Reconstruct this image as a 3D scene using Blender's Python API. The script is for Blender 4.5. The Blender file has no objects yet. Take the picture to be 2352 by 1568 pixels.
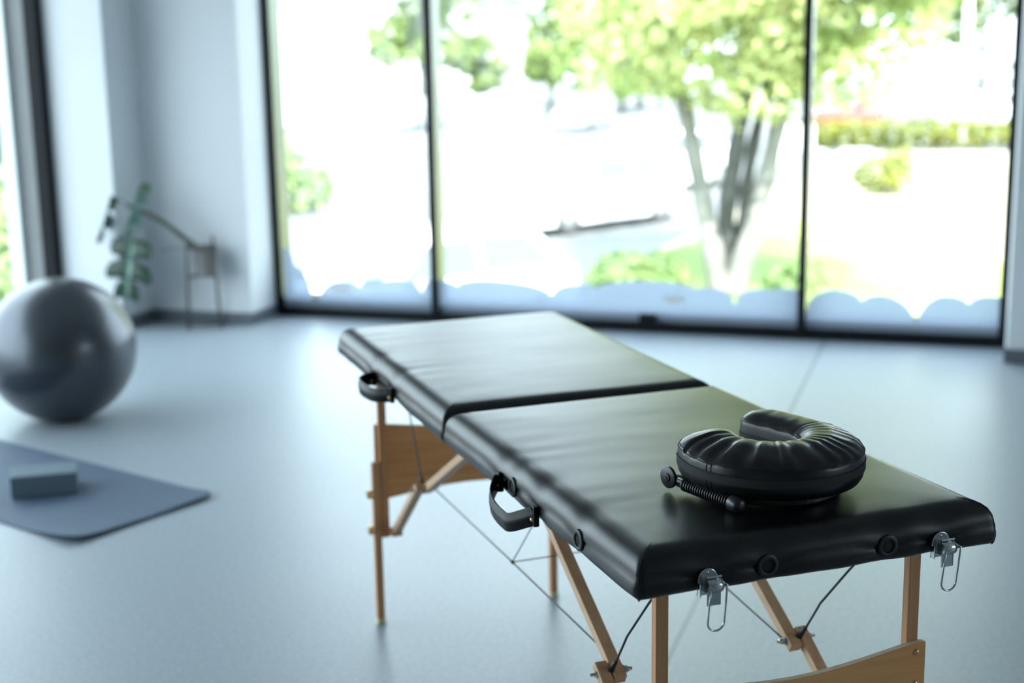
import bpy, bmesh, math, random
from mathutils import Vector, Matrix, Euler, noise
random.seed(11)
PI = math.pi
C = bpy.context.scene.collection
SC = bpy.context.scene

# ------------------------------------------------------------------ camera
# world axes follow the room: X along the window wall, Y outwards through the window, Z up, floor at 0
cd = bpy.data.cameras.new('camera')
cam = bpy.data.objects.new('camera', cd); C.objects.link(cam)
cd.sensor_width = 36.0; cd.lens = 49.739
cd.clip_start = 0.05; cd.clip_end = 500
_r = Vector((0.952, 0.304, -0.017)); _f = Vector((-0.3011, 0.9315, -0.2044)).normalized()
_r = (_r - _f * _r.dot(_f)).normalized(); _u = _r.cross(_f)
cam.matrix_world = Matrix(((_r.x, _u.x, -_f.x, 3.830), (_r.y, _u.y, -_f.y, -7.363), (_r.z, _u.z, -_f.z, 1.5268), (0, 0, 0, 1)))
cd.dof.use_dof = True; cd.dof.focus_distance = 2.24; cd.dof.aperture_fstop = 2.6
SC.camera = cam
# ------------------------------------------------------------------ sky, sun, exposure
SC.view_settings.view_transform = 'Standard'; SC.view_settings.look = 'None'
SC.view_settings.gamma = 1.0; SC.view_settings.use_curve_mapping = False
SC.view_settings.exposure = 1.40
SKY = 2.6
w = bpy.data.worlds.new('sky'); SC.world = w; w.use_nodes = True
bg = w.node_tree.nodes['Background']
bg.inputs[0].default_value = (0.76, 0.885, 1.0, 1); bg.inputs[1].default_value = SKY
sd = bpy.data.lights.new('sun', 'SUN'); sd.energy = 8.0; sd.angle = 0.01; sd.color = (1.0, 0.96, 0.88)
sun = bpy.data.objects.new('sun', sd); C.objects.link(sun)
sun.rotation_euler = Vector((-0.35, 0.62, -0.95)).to_track_quat('-Z', 'Y').to_euler()
XRP = 8.2
def portal(name, loc, rot, sx, sy):
    d = bpy.data.lights.new(name, 'AREA'); d.shape = 'RECTANGLE'; d.size = sx; d.size_y = sy
    d.cycles.is_portal = True
    o = bpy.data.objects.new(name, d); C.objects.link(o); o.location = loc; o.rotation_euler = rot
portal('front_window_portal', (2.02, 0.16, 1.3), (-PI/2, 0, 0), 4.0, 2.6)
portal('left_window_portal', (-1.3, -3.6, 1.3), (0, -PI/2, 0), 2.6, 6.0)
portal('right_window_portal', (XRP+0.25, -5.0, 1.7), (0, PI/2, 0), 1.5, 1.8)
SC.cycles.use_denoising = True
SC.cycles.max_bounces = 10; SC.cycles.diffuse_bounces = 6; SC.cycles.glossy_bounces = 5
SC.cycles.transparent_max_bounces = 16; SC.cycles.sample_clamp_indirect = 8.0
SC.cycles.caustics_reflective = False; SC.cycles.caustics_refractive = False

# ------------------------------------------------------------------ materials
MATS = {}
def pmat(name, col, rough=0.5, metal=0.0, spec=0.5, noise_amt=0.0, noise_scale=5.0, bump=0.0, bump_scale=200.0,
         coat=0.0, trans=0.0, stretch=(1, 1, 1), col2=None, rough_amt=0.0):
    m = bpy.data.materials.new(name); m.use_nodes = True; MATS[name] = m
    nt = m.node_tree; b = nt.nodes['Principled BSDF']
    b.inputs['Base Color'].default_value = (*col, 1); b.inputs['Roughness'].default_value = rough
    b.inputs['Metallic'].default_value = metal; b.inputs['Specular IOR Level'].default_value = spec
    b.inputs['Coat Weight'].default_value = coat
    if trans: b.inputs['Transmission Weight'].default_value = trans
    tc = nt.nodes.new('ShaderNodeTexCoord'); mp = nt.nodes.new('ShaderNodeMapping')
    mp.inputs['Scale'].default_value = stretch
    nt.links.new(tc.outputs['Object'], mp.inputs['Vector'])
    n = nt.nodes.new('ShaderNodeTexNoise'); n.inputs['Scale'].default_value = noise_scale
    n.inputs['Detail'].default_value = 6
    nt.links.new(mp.outputs['Vector'], n.inputs['Vector'])
    if noise_amt > 0 or col2:
        cr = nt.nodes.new('ShaderNodeValToRGB')
        c2 = col2 or tuple(min(1, c * (1 + noise_amt)) for c in col)
        c1 = col if col2 else tuple(c * (1 - noise_amt) for c in col)
        cr.color_ramp.elements[0].position = 0.32; cr.color_ramp.elements[1].position = 0.68
        cr.color_ramp.elements[0].color = (*c1, 1); cr.color_ramp.elements[1].color = (*c2, 1)
        nt.links.new(n.outputs['Fac'], cr.inputs['Fac']); nt.links.new(cr.outputs['Color'], b.inputs['Base Color'])
    if rough_amt:
        mr = nt.nodes.new('ShaderNodeMapRange')
        mr.inputs['To Min'].default_value = rough - rough_amt; mr.inputs['To Max'].default_value = rough + rough_amt
        nt.links.new(n.outputs['Fac'], mr.inputs['Value']); nt.links.new(mr.outputs['Result'], b.inputs['Roughness'])
    if bump > 0:
        n2 = nt.nodes.new('ShaderNodeTexNoise'); n2.inputs['Scale'].default_value = bump_scale; n2.inputs['Detail'].default_value = 3
        nt.links.new(mp.outputs['Vector'], n2.inputs['Vector'])
        bp = nt.nodes.new('ShaderNodeBump'); bp.inputs['Strength'].default_value = bump; bp.inputs['Distance'].default_value = 0.002
        nt.links.new(n2.outputs['Fac'], bp.inputs['Height']); nt.links.new(bp.outputs['Normal'], b.inputs['Normal'])
    return m

def leather_mat(name, col, rough, fine=0.25, ripple=0.0):
    m = pmat(name, col, rough, spec=0.38)
    nt = m.node_tree; b = nt.nodes['Principled BSDF']
    tc = nt.nodes.new('ShaderNodeTexCoord')
    v = nt.nodes.new('ShaderNodeTexVoronoi'); v.inputs['Scale'].default_value = 420; v.feature = 'DISTANCE_TO_EDGE'
    n = nt.nodes.new('ShaderNodeTexNoise'); n.inputs['Scale'].default_value = 900; n.inputs['Detail'].default_value = 2
    for q in (v, n): nt.links.new(tc.outputs['Object'], q.inputs['Vector'])
    ad = nt.nodes.new('ShaderNodeMath'); ad.operation = 'ADD'
    nt.links.new(v.outputs['Distance'], ad.inputs[0]); nt.links.new(n.outputs['Fac'], ad.inputs[1])
    bp = nt.nodes.new('ShaderNodeBump'); bp.inputs['Strength'].default_value = fine; bp.inputs['Distance'].default_value = 0.0012
    nt.links.new(ad.outputs[0], bp.inputs['Height'])
    last = bp
    if ripple:
        mp = nt.nodes.new('ShaderNodeMapping'); mp.inputs['Scale'].default_value = (1.6, 9, 1)
        nt.links.new(tc.outputs['Object'], mp.inputs['Vector'])
        n3 = nt.nodes.new('ShaderNodeTexNoise'); n3.inputs['Scale'].default_value = 3.2; n3.inputs['Detail'].default_value = 3
        nt.links.new(mp.outputs['Vector'], n3.inputs['Vector'])
        b2 = nt.nodes.new('ShaderNodeBump'); b2.inputs['Strength'].default_value = ripple; b2.inputs['Distance'].default_value = 0.012
        nt.links.new(n3.outputs['Fac'], b2.inputs['Height']); nt.links.new(bp.outputs['Normal'], b2.inputs['Normal'])
        last = b2
    nt.links.new(last.outputs['Normal'], b.inputs['Normal'])
    return m

def wood_mat(name, c1, c2, axis, rough=0.42):
    sc = [26, 26, 26]; sc[axis] = 1.6
    m = pmat(name, c1, rough, col2=c2, stretch=tuple(sc), noise_scale=2.2, bump=0.08, bump_scale=6.0)
    return m

leather = leather_mat('black_leatherette', (0.003, 0.0032, 0.0036), 0.33, 0.12, 0.0)
leather_pillow = leather_mat('pillow_leatherette', (0.006, 0.006, 0.007), 0.31, 0.12)
zip_cloth = pmat('zip_tape', (0.012, 0.012, 0.014), 0.75, bump=0.3, bump_scale=900)
strap_mat = pmat('strap_leather', (0.005, 0.005, 0.006), 0.34, spec=0.2, bump=0.15, bump_scale=500)
thread = pmat('black_thread', (0.004, 0.004, 0.005), 0.7)
rubber = pmat('black_rubber', (0.010, 0.011, 0.012), 0.45, spec=0.4)
hole_mat = pmat('painted_hole_shade', (0.002, 0.002, 0.002), 0.6)
plastic = pmat('black_plastic', (0.014, 0.015, 0.017), 0.35)
steel = pmat('nickel_steel', (0.52, 0.55, 0.55), 0.2, 1.0, noise_amt=0.08, noise_scale=60)
brass = pmat('brass', (0.72, 0.50, 0.26), 0.3, 1.0)
cable_mat = pmat('coated_cable', (0.012, 0.02, 0.022), 0.4)
wood_z = wood_mat('beech_upright', (0.46, 0.205, 0.085), (0.57, 0.29, 0.135), 2)
wood_u = wood_mat('beech_veneer', (0.66, 0.285, 0.095), (0.78, 0.39, 0.155), 0)
wood_strut = wood_mat('beech_strut', (0.54, 0.335, 0.19), (0.64, 0.43, 0.27), 1)
ply_edge = pmat('ply_edge', (0.60, 0.50, 0.38), 0.6, noise_amt=0.15, noise_scale=40)
foot_mat = pmat('cream_rubber', (0.62, 0.58, 0.36), 0.6)
white_wall = pmat('white_wall', (0.72, 0.745, 0.765), 0.85, noise_amt=0.02, noise_scale=1.5, bump=0.05, bump_scale=300)
grey_wall = pmat('back_wall_paint', (0.50, 0.50, 0.49), 0.85, noise_amt=0.03, noise_scale=1.5)
ceil_mat = pmat('ceiling_paint', (0.55, 0.56, 0.57), 0.9, noise_amt=0.02)
base_mat = pmat('grey_baseboard', (0.12, 0.14, 0.165), 0.5, noise_amt=0.1)
alu_black = pmat('black_aluminium', (0.006, 0.007, 0.009), 0.5, spec=0.15, noise_amt=0.05)
alu_grey = pmat('grey_aluminium', (0.15, 0.168, 0.115), 0.30, 0.65, noise_amt=0.05)
ext_grey = pmat('facade_grey', (0.20, 0.205, 0.21), 0.6, noise_amt=0.05)
ext_white = pmat('facade_white', (0.75, 0.77, 0.78), 0.6, noise_amt=0.03)
steel_thin = pmat('bronze_wire', (0.10, 0.09, 0.085), 0.45, 0.6)
pot_mat = pmat('taupe_pot', (0.20, 0.185, 0.175), 0.7, noise_amt=0.08, noise_scale=12)
soil = pmat('soil', (0.03, 0.022, 0.016), 0.95, noise_amt=0.4, noise_scale=60)
stem_mat = pmat('green_brown_stem', (0.10, 0.115, 0.08), 0.6, noise_amt=0.3, noise_scale=20)
mat_mat = pmat('yoga_mat_rubber', (0.06, 0.095, 0.15), 0.62, noise_amt=0.06, noise_scale=30, bump=0.25, bump_scale=500)
block_mat = pmat('foam_block', (0.10, 0.145, 0.18), 0.72, noise_amt=0.05, noise_scale=90, bump=0.15, bump_scale=600)

# floor: pale speckled vinyl, one welded seam running square to the window
fm = pmat('pale_vinyl_floor', (0.52, 0.60, 0.65), 0.33, spec=1.0)
nt = fm.node_tree; b = nt.nodes['Principled BSDF']; N = nt.nodes; Lk = nt.links
tc = N.new('ShaderNodeTexCoord')
n1 = N.new('ShaderNodeTexNoise'); n1.inputs['Scale'].default_value = 70; n1.inputs['Detail'].default_value = 4
n2 = N.new('ShaderNodeTexNoise'); n2.inputs['Scale'].default_value = 0.9; n2.inputs['Detail'].default_value = 2
for q in (n1, n2): Lk.new(tc.outputs['Object'], q.inputs['Vector'])
cr = N.new('ShaderNodeValToRGB'); cr.color_ramp.elements[0].position = 0.35; cr.color_ramp.elements[1].position = 0.65
cr.color_ramp.elements[0].color = (0.245, 0.285, 0.33, 1); cr.color_ramp.elements[1].color = (0.315, 0.355, 0.40, 1)
Lk.new(n1.outputs['Fac'], cr.inputs['Fac'])
sx = N.new('ShaderNodeSeparateXYZ'); Lk.new(tc.outputs['Object'], sx.inputs[0])
s1 = N.new('ShaderNodeMath'); s1.operation = 'SUBTRACT'; s1.inputs[1].default_value = 3.165; Lk.new(sx.outputs['X'], s1.inputs[0])
s2 = N.new('ShaderNodeMath'); s2.operation = 'ABSOLUTE'; Lk.new(s1.outputs[0], s2.inputs[0])
s3 = N.new('ShaderNodeMath'); s3.operation = 'LESS_THAN'; s3.inputs[1].default_value = 0.007; Lk.new(s2.outputs[0], s3.inputs[0])
mx = N.new('ShaderNodeMix'); mx.data_type = 'RGBA'; Lk.new(s3.outputs[0], mx.inputs[0]); Lk.new(cr.outputs['Color'], mx.inputs[6])
mx.inputs[7].default_value = (0.10, 0.135, 0.155, 1); Lk.new(mx.outputs[2], b.inputs['Base Color'])
mr = N.new('ShaderNodeMapRange'); mr.inputs['To Min'].default_value = 0.38; mr.inputs['To Max'].default_value = 0.46
Lk.new(n2.outputs['Fac'], mr.inputs['Value']); Lk.new(mr.outputs['Result'], b.inputs['Roughness'])
bp = N.new('ShaderNodeBump'); bp.inputs['Strength'].default_value = 0.06; bp.inputs['Distance'].default_value = 0.001
Lk.new(n1.outputs['Fac'], bp.inputs['Height']); Lk.new(bp.outputs['Normal'], b.inputs['Normal'])

# thin glass
gm = bpy.data.materials.new('window_glass'); gm.use_nodes = True; nt = gm.node_tree; nt.nodes.clear()
o = nt.nodes.new('ShaderNodeOutputMaterial'); ms = nt.nodes.new('ShaderNodeMixShader'); tr = nt.nodes.new('ShaderNodeBsdfTransparent')
gl = nt.nodes.new('ShaderNodeBsdfGlossy'); gl.inputs['Roughness'].default_value = 0.0
tr.inputs[0].default_value = (0.95, 0.985, 0.97, 1)
lw = nt.nodes.new('ShaderNodeLayerWeight'); lw.inputs[0].default_value = 0.5
pw_ = nt.nodes.new('ShaderNodeMath'); pw_.operation = 'POWER'; pw_.inputs[1].default_value = 4.0
ma_ = nt.nodes.new('ShaderNodeMath'); ma_.operation = 'MULTIPLY_ADD'; ma_.inputs[1].default_value = 0.55; ma_.inputs[2].default_value = 0.025
nt.links.new(lw.outputs['Facing'], pw_.inputs[0]); nt.links.new(pw_.outputs[0], ma_.inputs[0])
nt.links.new(ma_.outputs[0], ms.inputs[0]); nt.links.new(tr.outputs[0], ms.inputs[1]); nt.links.new(gl.outputs[0], ms.inputs[2])
nt.links.new(ms.outputs[0], o.inputs[0])
# frosted film
ff = bpy.data.materials.new('frosted_film'); ff.use_nodes = True; nt = ff.node_tree; nt.nodes.clear()
o = nt.nodes.new('ShaderNodeOutputMaterial'); ms = nt.nodes.new('ShaderNodeMixShader'); tr = nt.nodes.new('ShaderNodeBsdfTransparent')
tl = nt.nodes.new('ShaderNodeBsdfTranslucent'); df = nt.nodes.new('ShaderNodeBsdfDiffuse'); m2 = nt.nodes.new('ShaderNodeMixShader')
tl.inputs[0].default_value = (0.52, 0.56, 0.62, 1); df.inputs[0].default_value = (0.60, 0.66, 0.74, 1); tr.inputs[0].default_value = (0.7, 0.8, 1.0, 1)
fn = nt.nodes.new('ShaderNodeTexNoise'); fn.inputs['Scale'].default_value = 6
fmr = nt.nodes.new('ShaderNodeMapRange'); fmr.inputs['To Min'].default_value = 0.12; fmr.inputs['To Max'].default_value = 0.28
nt.links.new(fn.outputs['Fac'], fmr.inputs['Value'])
m2.inputs[0].default_value = 0.35
nt.links.new(tl.outputs[0], m2.inputs[1]); nt.links.new(df.outputs[0], m2.inputs[2])
nt.links.new(fmr.outputs[0], ms.inputs[0]); nt.links.new(m2.outputs[0], ms.inputs[1]); nt.links.new(tr.outputs[0], ms.inputs[2])
nt.links.new(ms.outputs[0], o.inputs[0])

# exercise ball: pearly silver-grey vinyl
ball_mat = pmat('pearl_grey_vinyl', (0.085, 0.092, 0.106), 0.33, 0.85, coat=0.12, noise_amt=0.03, noise_scale=4)

def leaf_mat(name, c1, c2, tr_amt=0.35, rough=0.5, scale=1.5):
    m = bpy.data.materials.new(name); m.use_nodes = True; nt = m.node_tree; b = nt.nodes['Principled BSDF']
    b.inputs['Roughness'].default_value = rough
    o = nt.nodes['Material Output']
    tc = nt.nodes.new('ShaderNodeTexCoord'); n = nt.nodes.new('ShaderNodeTexNoise'); n.inputs['Scale'].default_value = scale
    nt.links.new(tc.outputs['Object'], n.inputs['Vector'])
    cr = nt.nodes.new('ShaderNodeValToRGB'); cr.color_ramp.elements[0].position = 0.35; cr.color_ramp.elements[1].position = 0.65
    cr.color_ramp.elements[0].color = (*c1, 1); cr.color_ramp.elements[1].color = (*c2, 1)
    nt.links.new(n.outputs['Fac'], cr.inputs['Fac']); nt.links.new(cr.outputs['Color'], b.inputs['Base Color'])
    t = nt.nodes.new('ShaderNodeBsdfTranslucent'); mxx = nt.nodes.new('ShaderNodeMixShader'); mxx.inputs[0].default_value = tr_amt
    nt.links.new(cr.outputs['Color'], t.inputs[0])
    nt.links.new(b.outputs[0], mxx.inputs[1]); nt.links.new(t.outputs[0], mxx.inputs[2]); nt.links.new(mxx.outputs[0], o.inputs[0])
    return m
leaf_tree = leaf_mat('tree_leaves', (0.25, 0.34, 0.11), (0.72, 0.73, 0.38), 0.42, scale=1.6)
leaf_far = leaf_mat('far_leaves', (0.13, 0.20, 0.05), (0.22, 0.28, 0.08), 0.3, scale=0.6)
leaf_hedge = leaf_mat('hedge_leaves', (0.13, 0.17, 0.02), (0.24, 0.25, 0.04), 0.3, scale=1.0)
leaf_bush = leaf_mat('bush_leaves', (0.14, 0.24, 0.08), (0.32, 0.40, 0.17), 0.35, scale=2.0)
leaf_mon = leaf_mat('monstera_leaf', (0.006, 0.036, 0.017), (0.011, 0.058, 0.028), 0.12, 0.28, 6.0)
leaf_young = leaf_mat('young_leaf', (0.10, 0.24, 0.06), (0.16, 0.32, 0.09), 0.4, 0.35, 6.0)
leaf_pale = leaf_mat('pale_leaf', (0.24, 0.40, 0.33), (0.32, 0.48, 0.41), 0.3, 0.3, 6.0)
bark = pmat('pale_bark', (0.20, 0.195, 0.185), 0.85, noise_amt=0.25, noise_scale=3, bump=0.6, bump_scale=30)
bark_dark = pmat('dark_bark', (0.085, 0.085, 0.083), 0.9, noise_amt=0.3, noise_scale=4, bump=0.6, bump_scale=30)
grass = pmat('lawn', (0.10, 0.17, 0.03), 0.9, col2=(0.34, 0.36, 0.12), noise_scale=0.35, bump=0.4, bump_scale=30)
sandy = pmat('dry_ground', (0.30, 0.28, 0.20), 0.9, col2=(0.40, 0.37, 0.28), noise_scale=0.3)
paving = pmat('pale_paving', (0.115, 0.12, 0.125), 0.8, col2=(0.16, 0.163, 0.167), noise_scale=0.25)
concrete = pmat('concrete', (0.36, 0.37, 0.38), 0.85, noise_amt=0.12, noise_scale=2)
car_white = pmat('white_car_paint', (0.80, 0.82, 0.84), 0.25, coat=0.6, noise_amt=0.01)
car_red = pmat('red_car_paint', (0.45, 0.04, 0.03), 0.25, coat=0.6, noise_amt=0.01)
car_grey = pmat('grey_car_paint', (0.30, 0.32, 0.36), 0.25, 0.3, coat=0.6, noise_amt=0.01)
car_glass = pmat('car_glass', (0.10, 0.12, 0.13), 0.08, noise_amt=0.02)
tyre = pmat('tyre', (0.05, 0.05, 0.052), 0.8, noise_amt=0.1)
rim = pmat('alloy_rim', (0.5, 0.5, 0.52), 0.3, 0.8)
lamp_red = pmat('tail_lamp', (0.5, 0.03, 0.03), 0.2)

# ------------------------------------------------------------------ mesh helpers
def obj(name, verts, faces, mat=None, parent=None, smooth=False, loc=None, mats=None, fmats=None):
    me = bpy.data.meshes.new(name); me.from_pydata([tuple(v) for v in verts], [], faces); me.update()
    o = bpy.data.objects.new(name, me); C.objects.link(o)
    for m in (mats or ([mat] if mat else [])): me.materials.append(m)
    if fmats: me.polygons.foreach_set('material_index', fmats)
    if smooth: me.polygons.foreach_set('use_smooth', [True] * len(me.polygons))
    if parent: o.parent = parent
    if loc: o.location = loc
    return o
def tag(o, label=None, cat=None, group=None, kind=None):
    if label: o['label'] = label
    if cat: o['category'] = cat
    if group: o['group'] = group
    if kind: o['kind'] = kind
    return o
def empty(name, loc, rz=0.0):
    o = bpy.data.objects.new(name, None); C.objects.link(o); o.location = loc; o.rotation_euler = (0, 0, rz)
    o.empty_display_size = 0.1
    return o
class MB:
    def __init__(s): s.v = []; s.f = []; s.mi = []
    def add(s, vs, fs, mi=0):
        n = len(s.v); s.v += [Vector(q) for q in vs]; s.f += [tuple(i + n for i in q) for q in fs]; s.mi += [mi] * len(fs)
    def box(s, a, b, mi=0):
        x0, y0, z0 = a; x1, y1, z1 = b
        s.add([(x0,y0,z0),(x1,y0,z0),(x1,y1,z0),(x0,y1,z0),(x0,y0,z1),(x1,y0,z1),(x1,y1,z1),(x0,y1,z1)],
              [(0,3,2,1),(4,5,6,7),(0,1,5,4),(1,2,6,5),(2,3,7,6),(3,0,4,7)], mi)
    def bar(s, p, q, w_, h_, up=(0, 0, 1), mi=0):
        p = Vector(p); q = Vector(q); d = (q - p).normalized(); up = Vector(up)
        sd_ = d.cross(up)
        if sd_.length < 1e-4: sd_ = d.cross(Vector((1, 0, 0)))
        sd_.normalize(); up2 = sd_.cross(d)
        vs = []
        for c in (p, q):
            for (a, b_) in ((-1,-1),(1,-1),(1,1),(-1,1)): vs.append(c + sd_*a*w_/2 + up2*b_*h_/2)
        s.add(vs, [(0,1,2,3),(7,6,5,4),(0,4,5,1),(1,5,6,2),(2,6,7,3),(3,7,4,0)], mi)
    def tube(s, pts, r, n=8, closed=False, mi=0, caps=True):
        pts = [Vector(p) for p in pts]; m = len(pts); rr = r if isinstance(r, (list, tuple)) else [r]*m
        up = None; vs = []
        for i, p in enumerate(pts):
            a = pts[(i-1) % m] if (closed or i > 0) else p; c = pts[(i+1) % m] if (closed or i < m-1) else p
            t = (c - a).normalized()
            if up is None:
                up = t.cross(Vector((0.31, 0.2, 0.93))).normalized()
            up = (up - t * up.dot(t)).normalized(); sd_ = t.cross(up)
            for k in range(n):
                an = 2*PI*k/n; vs.append(p + (up*math.cos(an) + sd_*math.sin(an)) * rr[i])
        fs = []
        for i in range(m if closed else m-1):
            for k in range(n):
                a = i*n + k; b_ = i*n + (k+1) % n; c = ((i+1) % m)*n + (k+1) % n; d = ((i+1) % m)*n + k
                fs.append((a, b_, c, d))
        if caps and not closed:
            fs.append(tuple(range(n))[::-1]); fs.append(tuple((m-1)*n + k for k in range(n)))
        s.add(vs, fs, mi)
    def lathe(s, prof, n=24, axis='z', c=(0,0,0), mi=0, closed=False):
        c = Vector(c); vs = []
        for (r, h) in prof:
            for k in range(n):
                a = 2*PI*k/n; x, y = r*math.cos(a), r*math.sin(a)
                vs.append(c + (Vector((x, y, h)) if axis == 'z' else Vector((h, x, y)) if axis == 'x' else Vector((x, h, y)) ))
        fs = []; m = len(prof)
        for i in range(m if closed else m-1):
            for k in range(n):
                j = (i+1) % m
                q = (i*n + k, i*n + (k+1) % n, j*n + (k+1) % n, j*n + k)
                fs.append(q if axis != 'y' else q[::-1])
        if not closed:
            if prof[0][0] > 1e-6: fs.append(tuple(range(n))[::-1] if axis != 'y' else tuple(range(n)))
            if prof[-1][0] > 1e-6: fs.append(tuple((m-1)*n + k for k in range(n)) if axis != 'y' else tuple((m-1)*n + k for k in range(n))[::-1])
        s.add(vs, fs, mi)
    def prism(s, poly, axis, a, b_, mi=0):
        # poly: 2D points in the plane across `axis`; extruded from a to b_
        def P3(p, h): return (h, p[0], p[1]) if axis == 'x' else (p[0], h, p[1]) if axis == 'y' else (p[0], p[1], h)
        n = len(poly); vs = [P3(p, a) for p in poly] + [P3(p, b_) for p in poly]
        fs = [tuple(range(n)), tuple(range(2*n-1, n-1, -1))] + [(i, i+n, (i+1) % n + n, (i+1) % n) for i in range(n)]
        s.add(vs, fs, mi)
    def build(s, name, mat=None, parent=None, smooth=False, mats=None, bevel=0.0, loc=None, fix=True, segs=2, autosm=None):
        o = obj(name, s.v, s.f, mat, parent, smooth, loc, mats, s.mi if mats else None)
        bm = bmesh.new(); bm.from_mesh(o.data)
        if fix: 
            bmesh.ops.remove_doubles(bm, verts=bm.verts, dist=1e-6)
            bmesh.ops.recalc_face_normals(bm, faces=bm.faces)
        bm.to_mesh(o.data); bm.free()
        if bevel > 0:
            md = o.modifiers.new('bevel', 'BEVEL'); md.width = bevel; md.segments = segs; md.limit_method = 'ANGLE'; md.angle_limit = 0.6
            md.harden_normals = False
        if autosm is not None: smooth_angle(o, autosm)
        return o
def smooth_angle(o, ang=0.7):
    me = o.data
    me.polygons.foreach_set('use_smooth', [True]*len(me.polygons))
    bm = bmesh.new(); bm.from_mesh(me)
    for e in bm.edges:
        if len(e.link_faces) == 2 and e.calc_face_angle(0) > ang: e.smooth = False
    bm.to_mesh(me); bm.free()
def struct(o, label=None):
    o['kind'] = 'structure'
    if label: o['label'] = label
    return o
def boxobj(name, a, b, mat, parent=None, bevel=0.0):
    m = MB(); m.box(a, b); return m.build(name, mat, parent, bevel=bevel)
def bez(pts, n=8):
    # Catmull-Rom through points
    P_ = [Vector(p) for p in pts]; out = []
    for i in range(len(P_)-1):
        p0 = P_[max(i-1, 0)]; p1 = P_[i]; p2 = P_[i+1]; p3 = P_[min(i+2, len(P_)-1)]
        for k in range(n):
            t = k/n
            out.append(0.5*((2*p1) + (p2-p0)*t + (2*p0-5*p1+4*p2-p3)*t*t + (3*p1-p0-3*p2+p3)*t**3))
    out.append(P_[-1]); return out

# ------------------------------------------------------------------ the room shell
HC = 3.05          # ceiling height
HW = 2.62          # window head
XR = 8.2; YB = -10.6; XL = -0.65; XLW = -1.10
m = MB(); m.box((-1.32, YB-0.2, -0.16), (XR+0.2, 0.0, 0.0)); struct(m.build('floor', fm))
m = MB(); m.box((-1.32, YB-0.2, HC), (XR+0.2, 0.20, HC+0.15)); struct(m.build('ceiling', ceil_mat))
m = MB()
m.box((-1.32, -0.288, 0), (-0.005, 0.20, HC))                     # corner block left of the window
m.box((-1.32, -0.60, 0), (XL, -0.288, HC))                         # pier between the two windows
struct(m.build('wall_corner', white_wall))
m = MB(); m.box((-0.005, 0.0, HW), (4.05, 0.20, HC)); m.box((-0.005, -0.288, HW+0.18), (4.05, 0.0, HC)); struct(m.build('wall_front', white_wall))
m = MB(); m.box((4.05, -0.334, 0), (XR+0.2, 0.20, HC)); struct(m.build('wall_pier', white_wall))
m = MB(); m.box((-1.32, -8.6, HW), (XL, -0.60, HC)); m.box((-1.32, YB, 0), (XL, -8.6, HC)); struct(m.build('wall_left', white_wall))
m = MB()
m.box((XR, YB, 0), (XR+0.2, -5.9, HC)); m.box((XR, -4.1, 0), (XR+0.2, -0.334, HC)); m.box((XR, -5.9, 0), (XR+0.2, -4.1, 0.95)); m.box((XR, -5.9, 2.45), (XR+0.2, -4.1, HC))
struct(m.build('wall_right', grey_wall))
m = MB(); m.box((-1.32, YB-0.2, 0), (XR+0.2, YB, HC)); struct(m.build('wall_back', grey_wall))
m = MB(); m.box((-1.32, 0.0, -2.1), (XR+0.2, 0.20, -0.03)); struct(m.build('wall_plinth', ext_grey))
# outer reveal and white edge beyond the left window
m = MB(); m.box((-1.245, -0.605, 0.0), (-1.12, -0.60, HW)); struct(m.build('trim_1', ext_grey))
m = MB(); m.box((-1.325, -0.64, 0.0), (-1.245, -0.56, HC)); struct(m.build('trim_2', ext_white))
# baseboards
BH = 0.066
def bb(name, a, b): 
    m = MB(); m.box(a, b); struct(m.build(name, base_mat, bevel=0.003))
m = MB(); m.box((XL-0.0, -0.302, 0), (-0.005+0.012, -0.288, BH)); m.box((-0.005, -0.302, 0), (0.007, -0.001, BH))
m.box((XL, -0.605, 0), (XL+0.013, -0.288, BH)); struct(m.build('baseboard_left', base_mat, bevel=0.002))
m = MB(); m.box((4.037, -0.348, 0), (XR, -0.334, BH)); m.box((4.037, -0.348, 0), (4.05, -0.30, BH)); struct(m.build('baseboard_right', base_mat, bevel=0.002))

# ---- windows
FD = 0.13           # depth of the outer profile
def arc_profile(ctrl, nseg=10):
    out = []
    for i in range(len(ctrl)-1):
        (s0, z0), (s1, z1) = ctrl[i], ctrl[i+1]
        for k in range(nseg):
            t = k/nseg
            if z1 > z0: zz = z0 + (z1-z0)*math.sqrt(max(0, 1-(1-t)**2.0))**1.15
            else: zz = z1 + (z0-z1)*math.sqrt(max(0, 1-t**2.0))**1.15
            out.append((s0+(s1-s0)*t, zz))
    out.append(ctrl[-1]); return out
films = [
 [(0.045,0.40),(0.118,0.294),(0.227,0.097),(0.262,0.097),(0.413,0.219),(0.526,0.19),(0.631,0.236),(0.698,0.228),(0.778,0.239),(0.909,0.168),(0.972,0.238)],
 [(1.01,0.238),(1.055,0.236),(1.12,0.212),(1.289,0.253),(1.679,0.180),(1.816,0.245),(1.938,0.222),(1.999,0.251),(2.252,0.274),(2.476,0.237),(2.557,0.249),(2.685,0.165),(2.821,0.254),(2.878,0.243),(2.945,0.261),(3.018,0.256)],
 [(3.058,0.10),(3.066,0.165),(3.206,0.263),(3.341,0.205),(3.435,0.242),(3.615,0.095),(3.761,0.252),(3.868,0.212),(3.959,0.257),(4.018,0.250)]]
bays = [(0.0, 0.975), (1.013, 3.020), (3.056, 4.05)]
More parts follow.
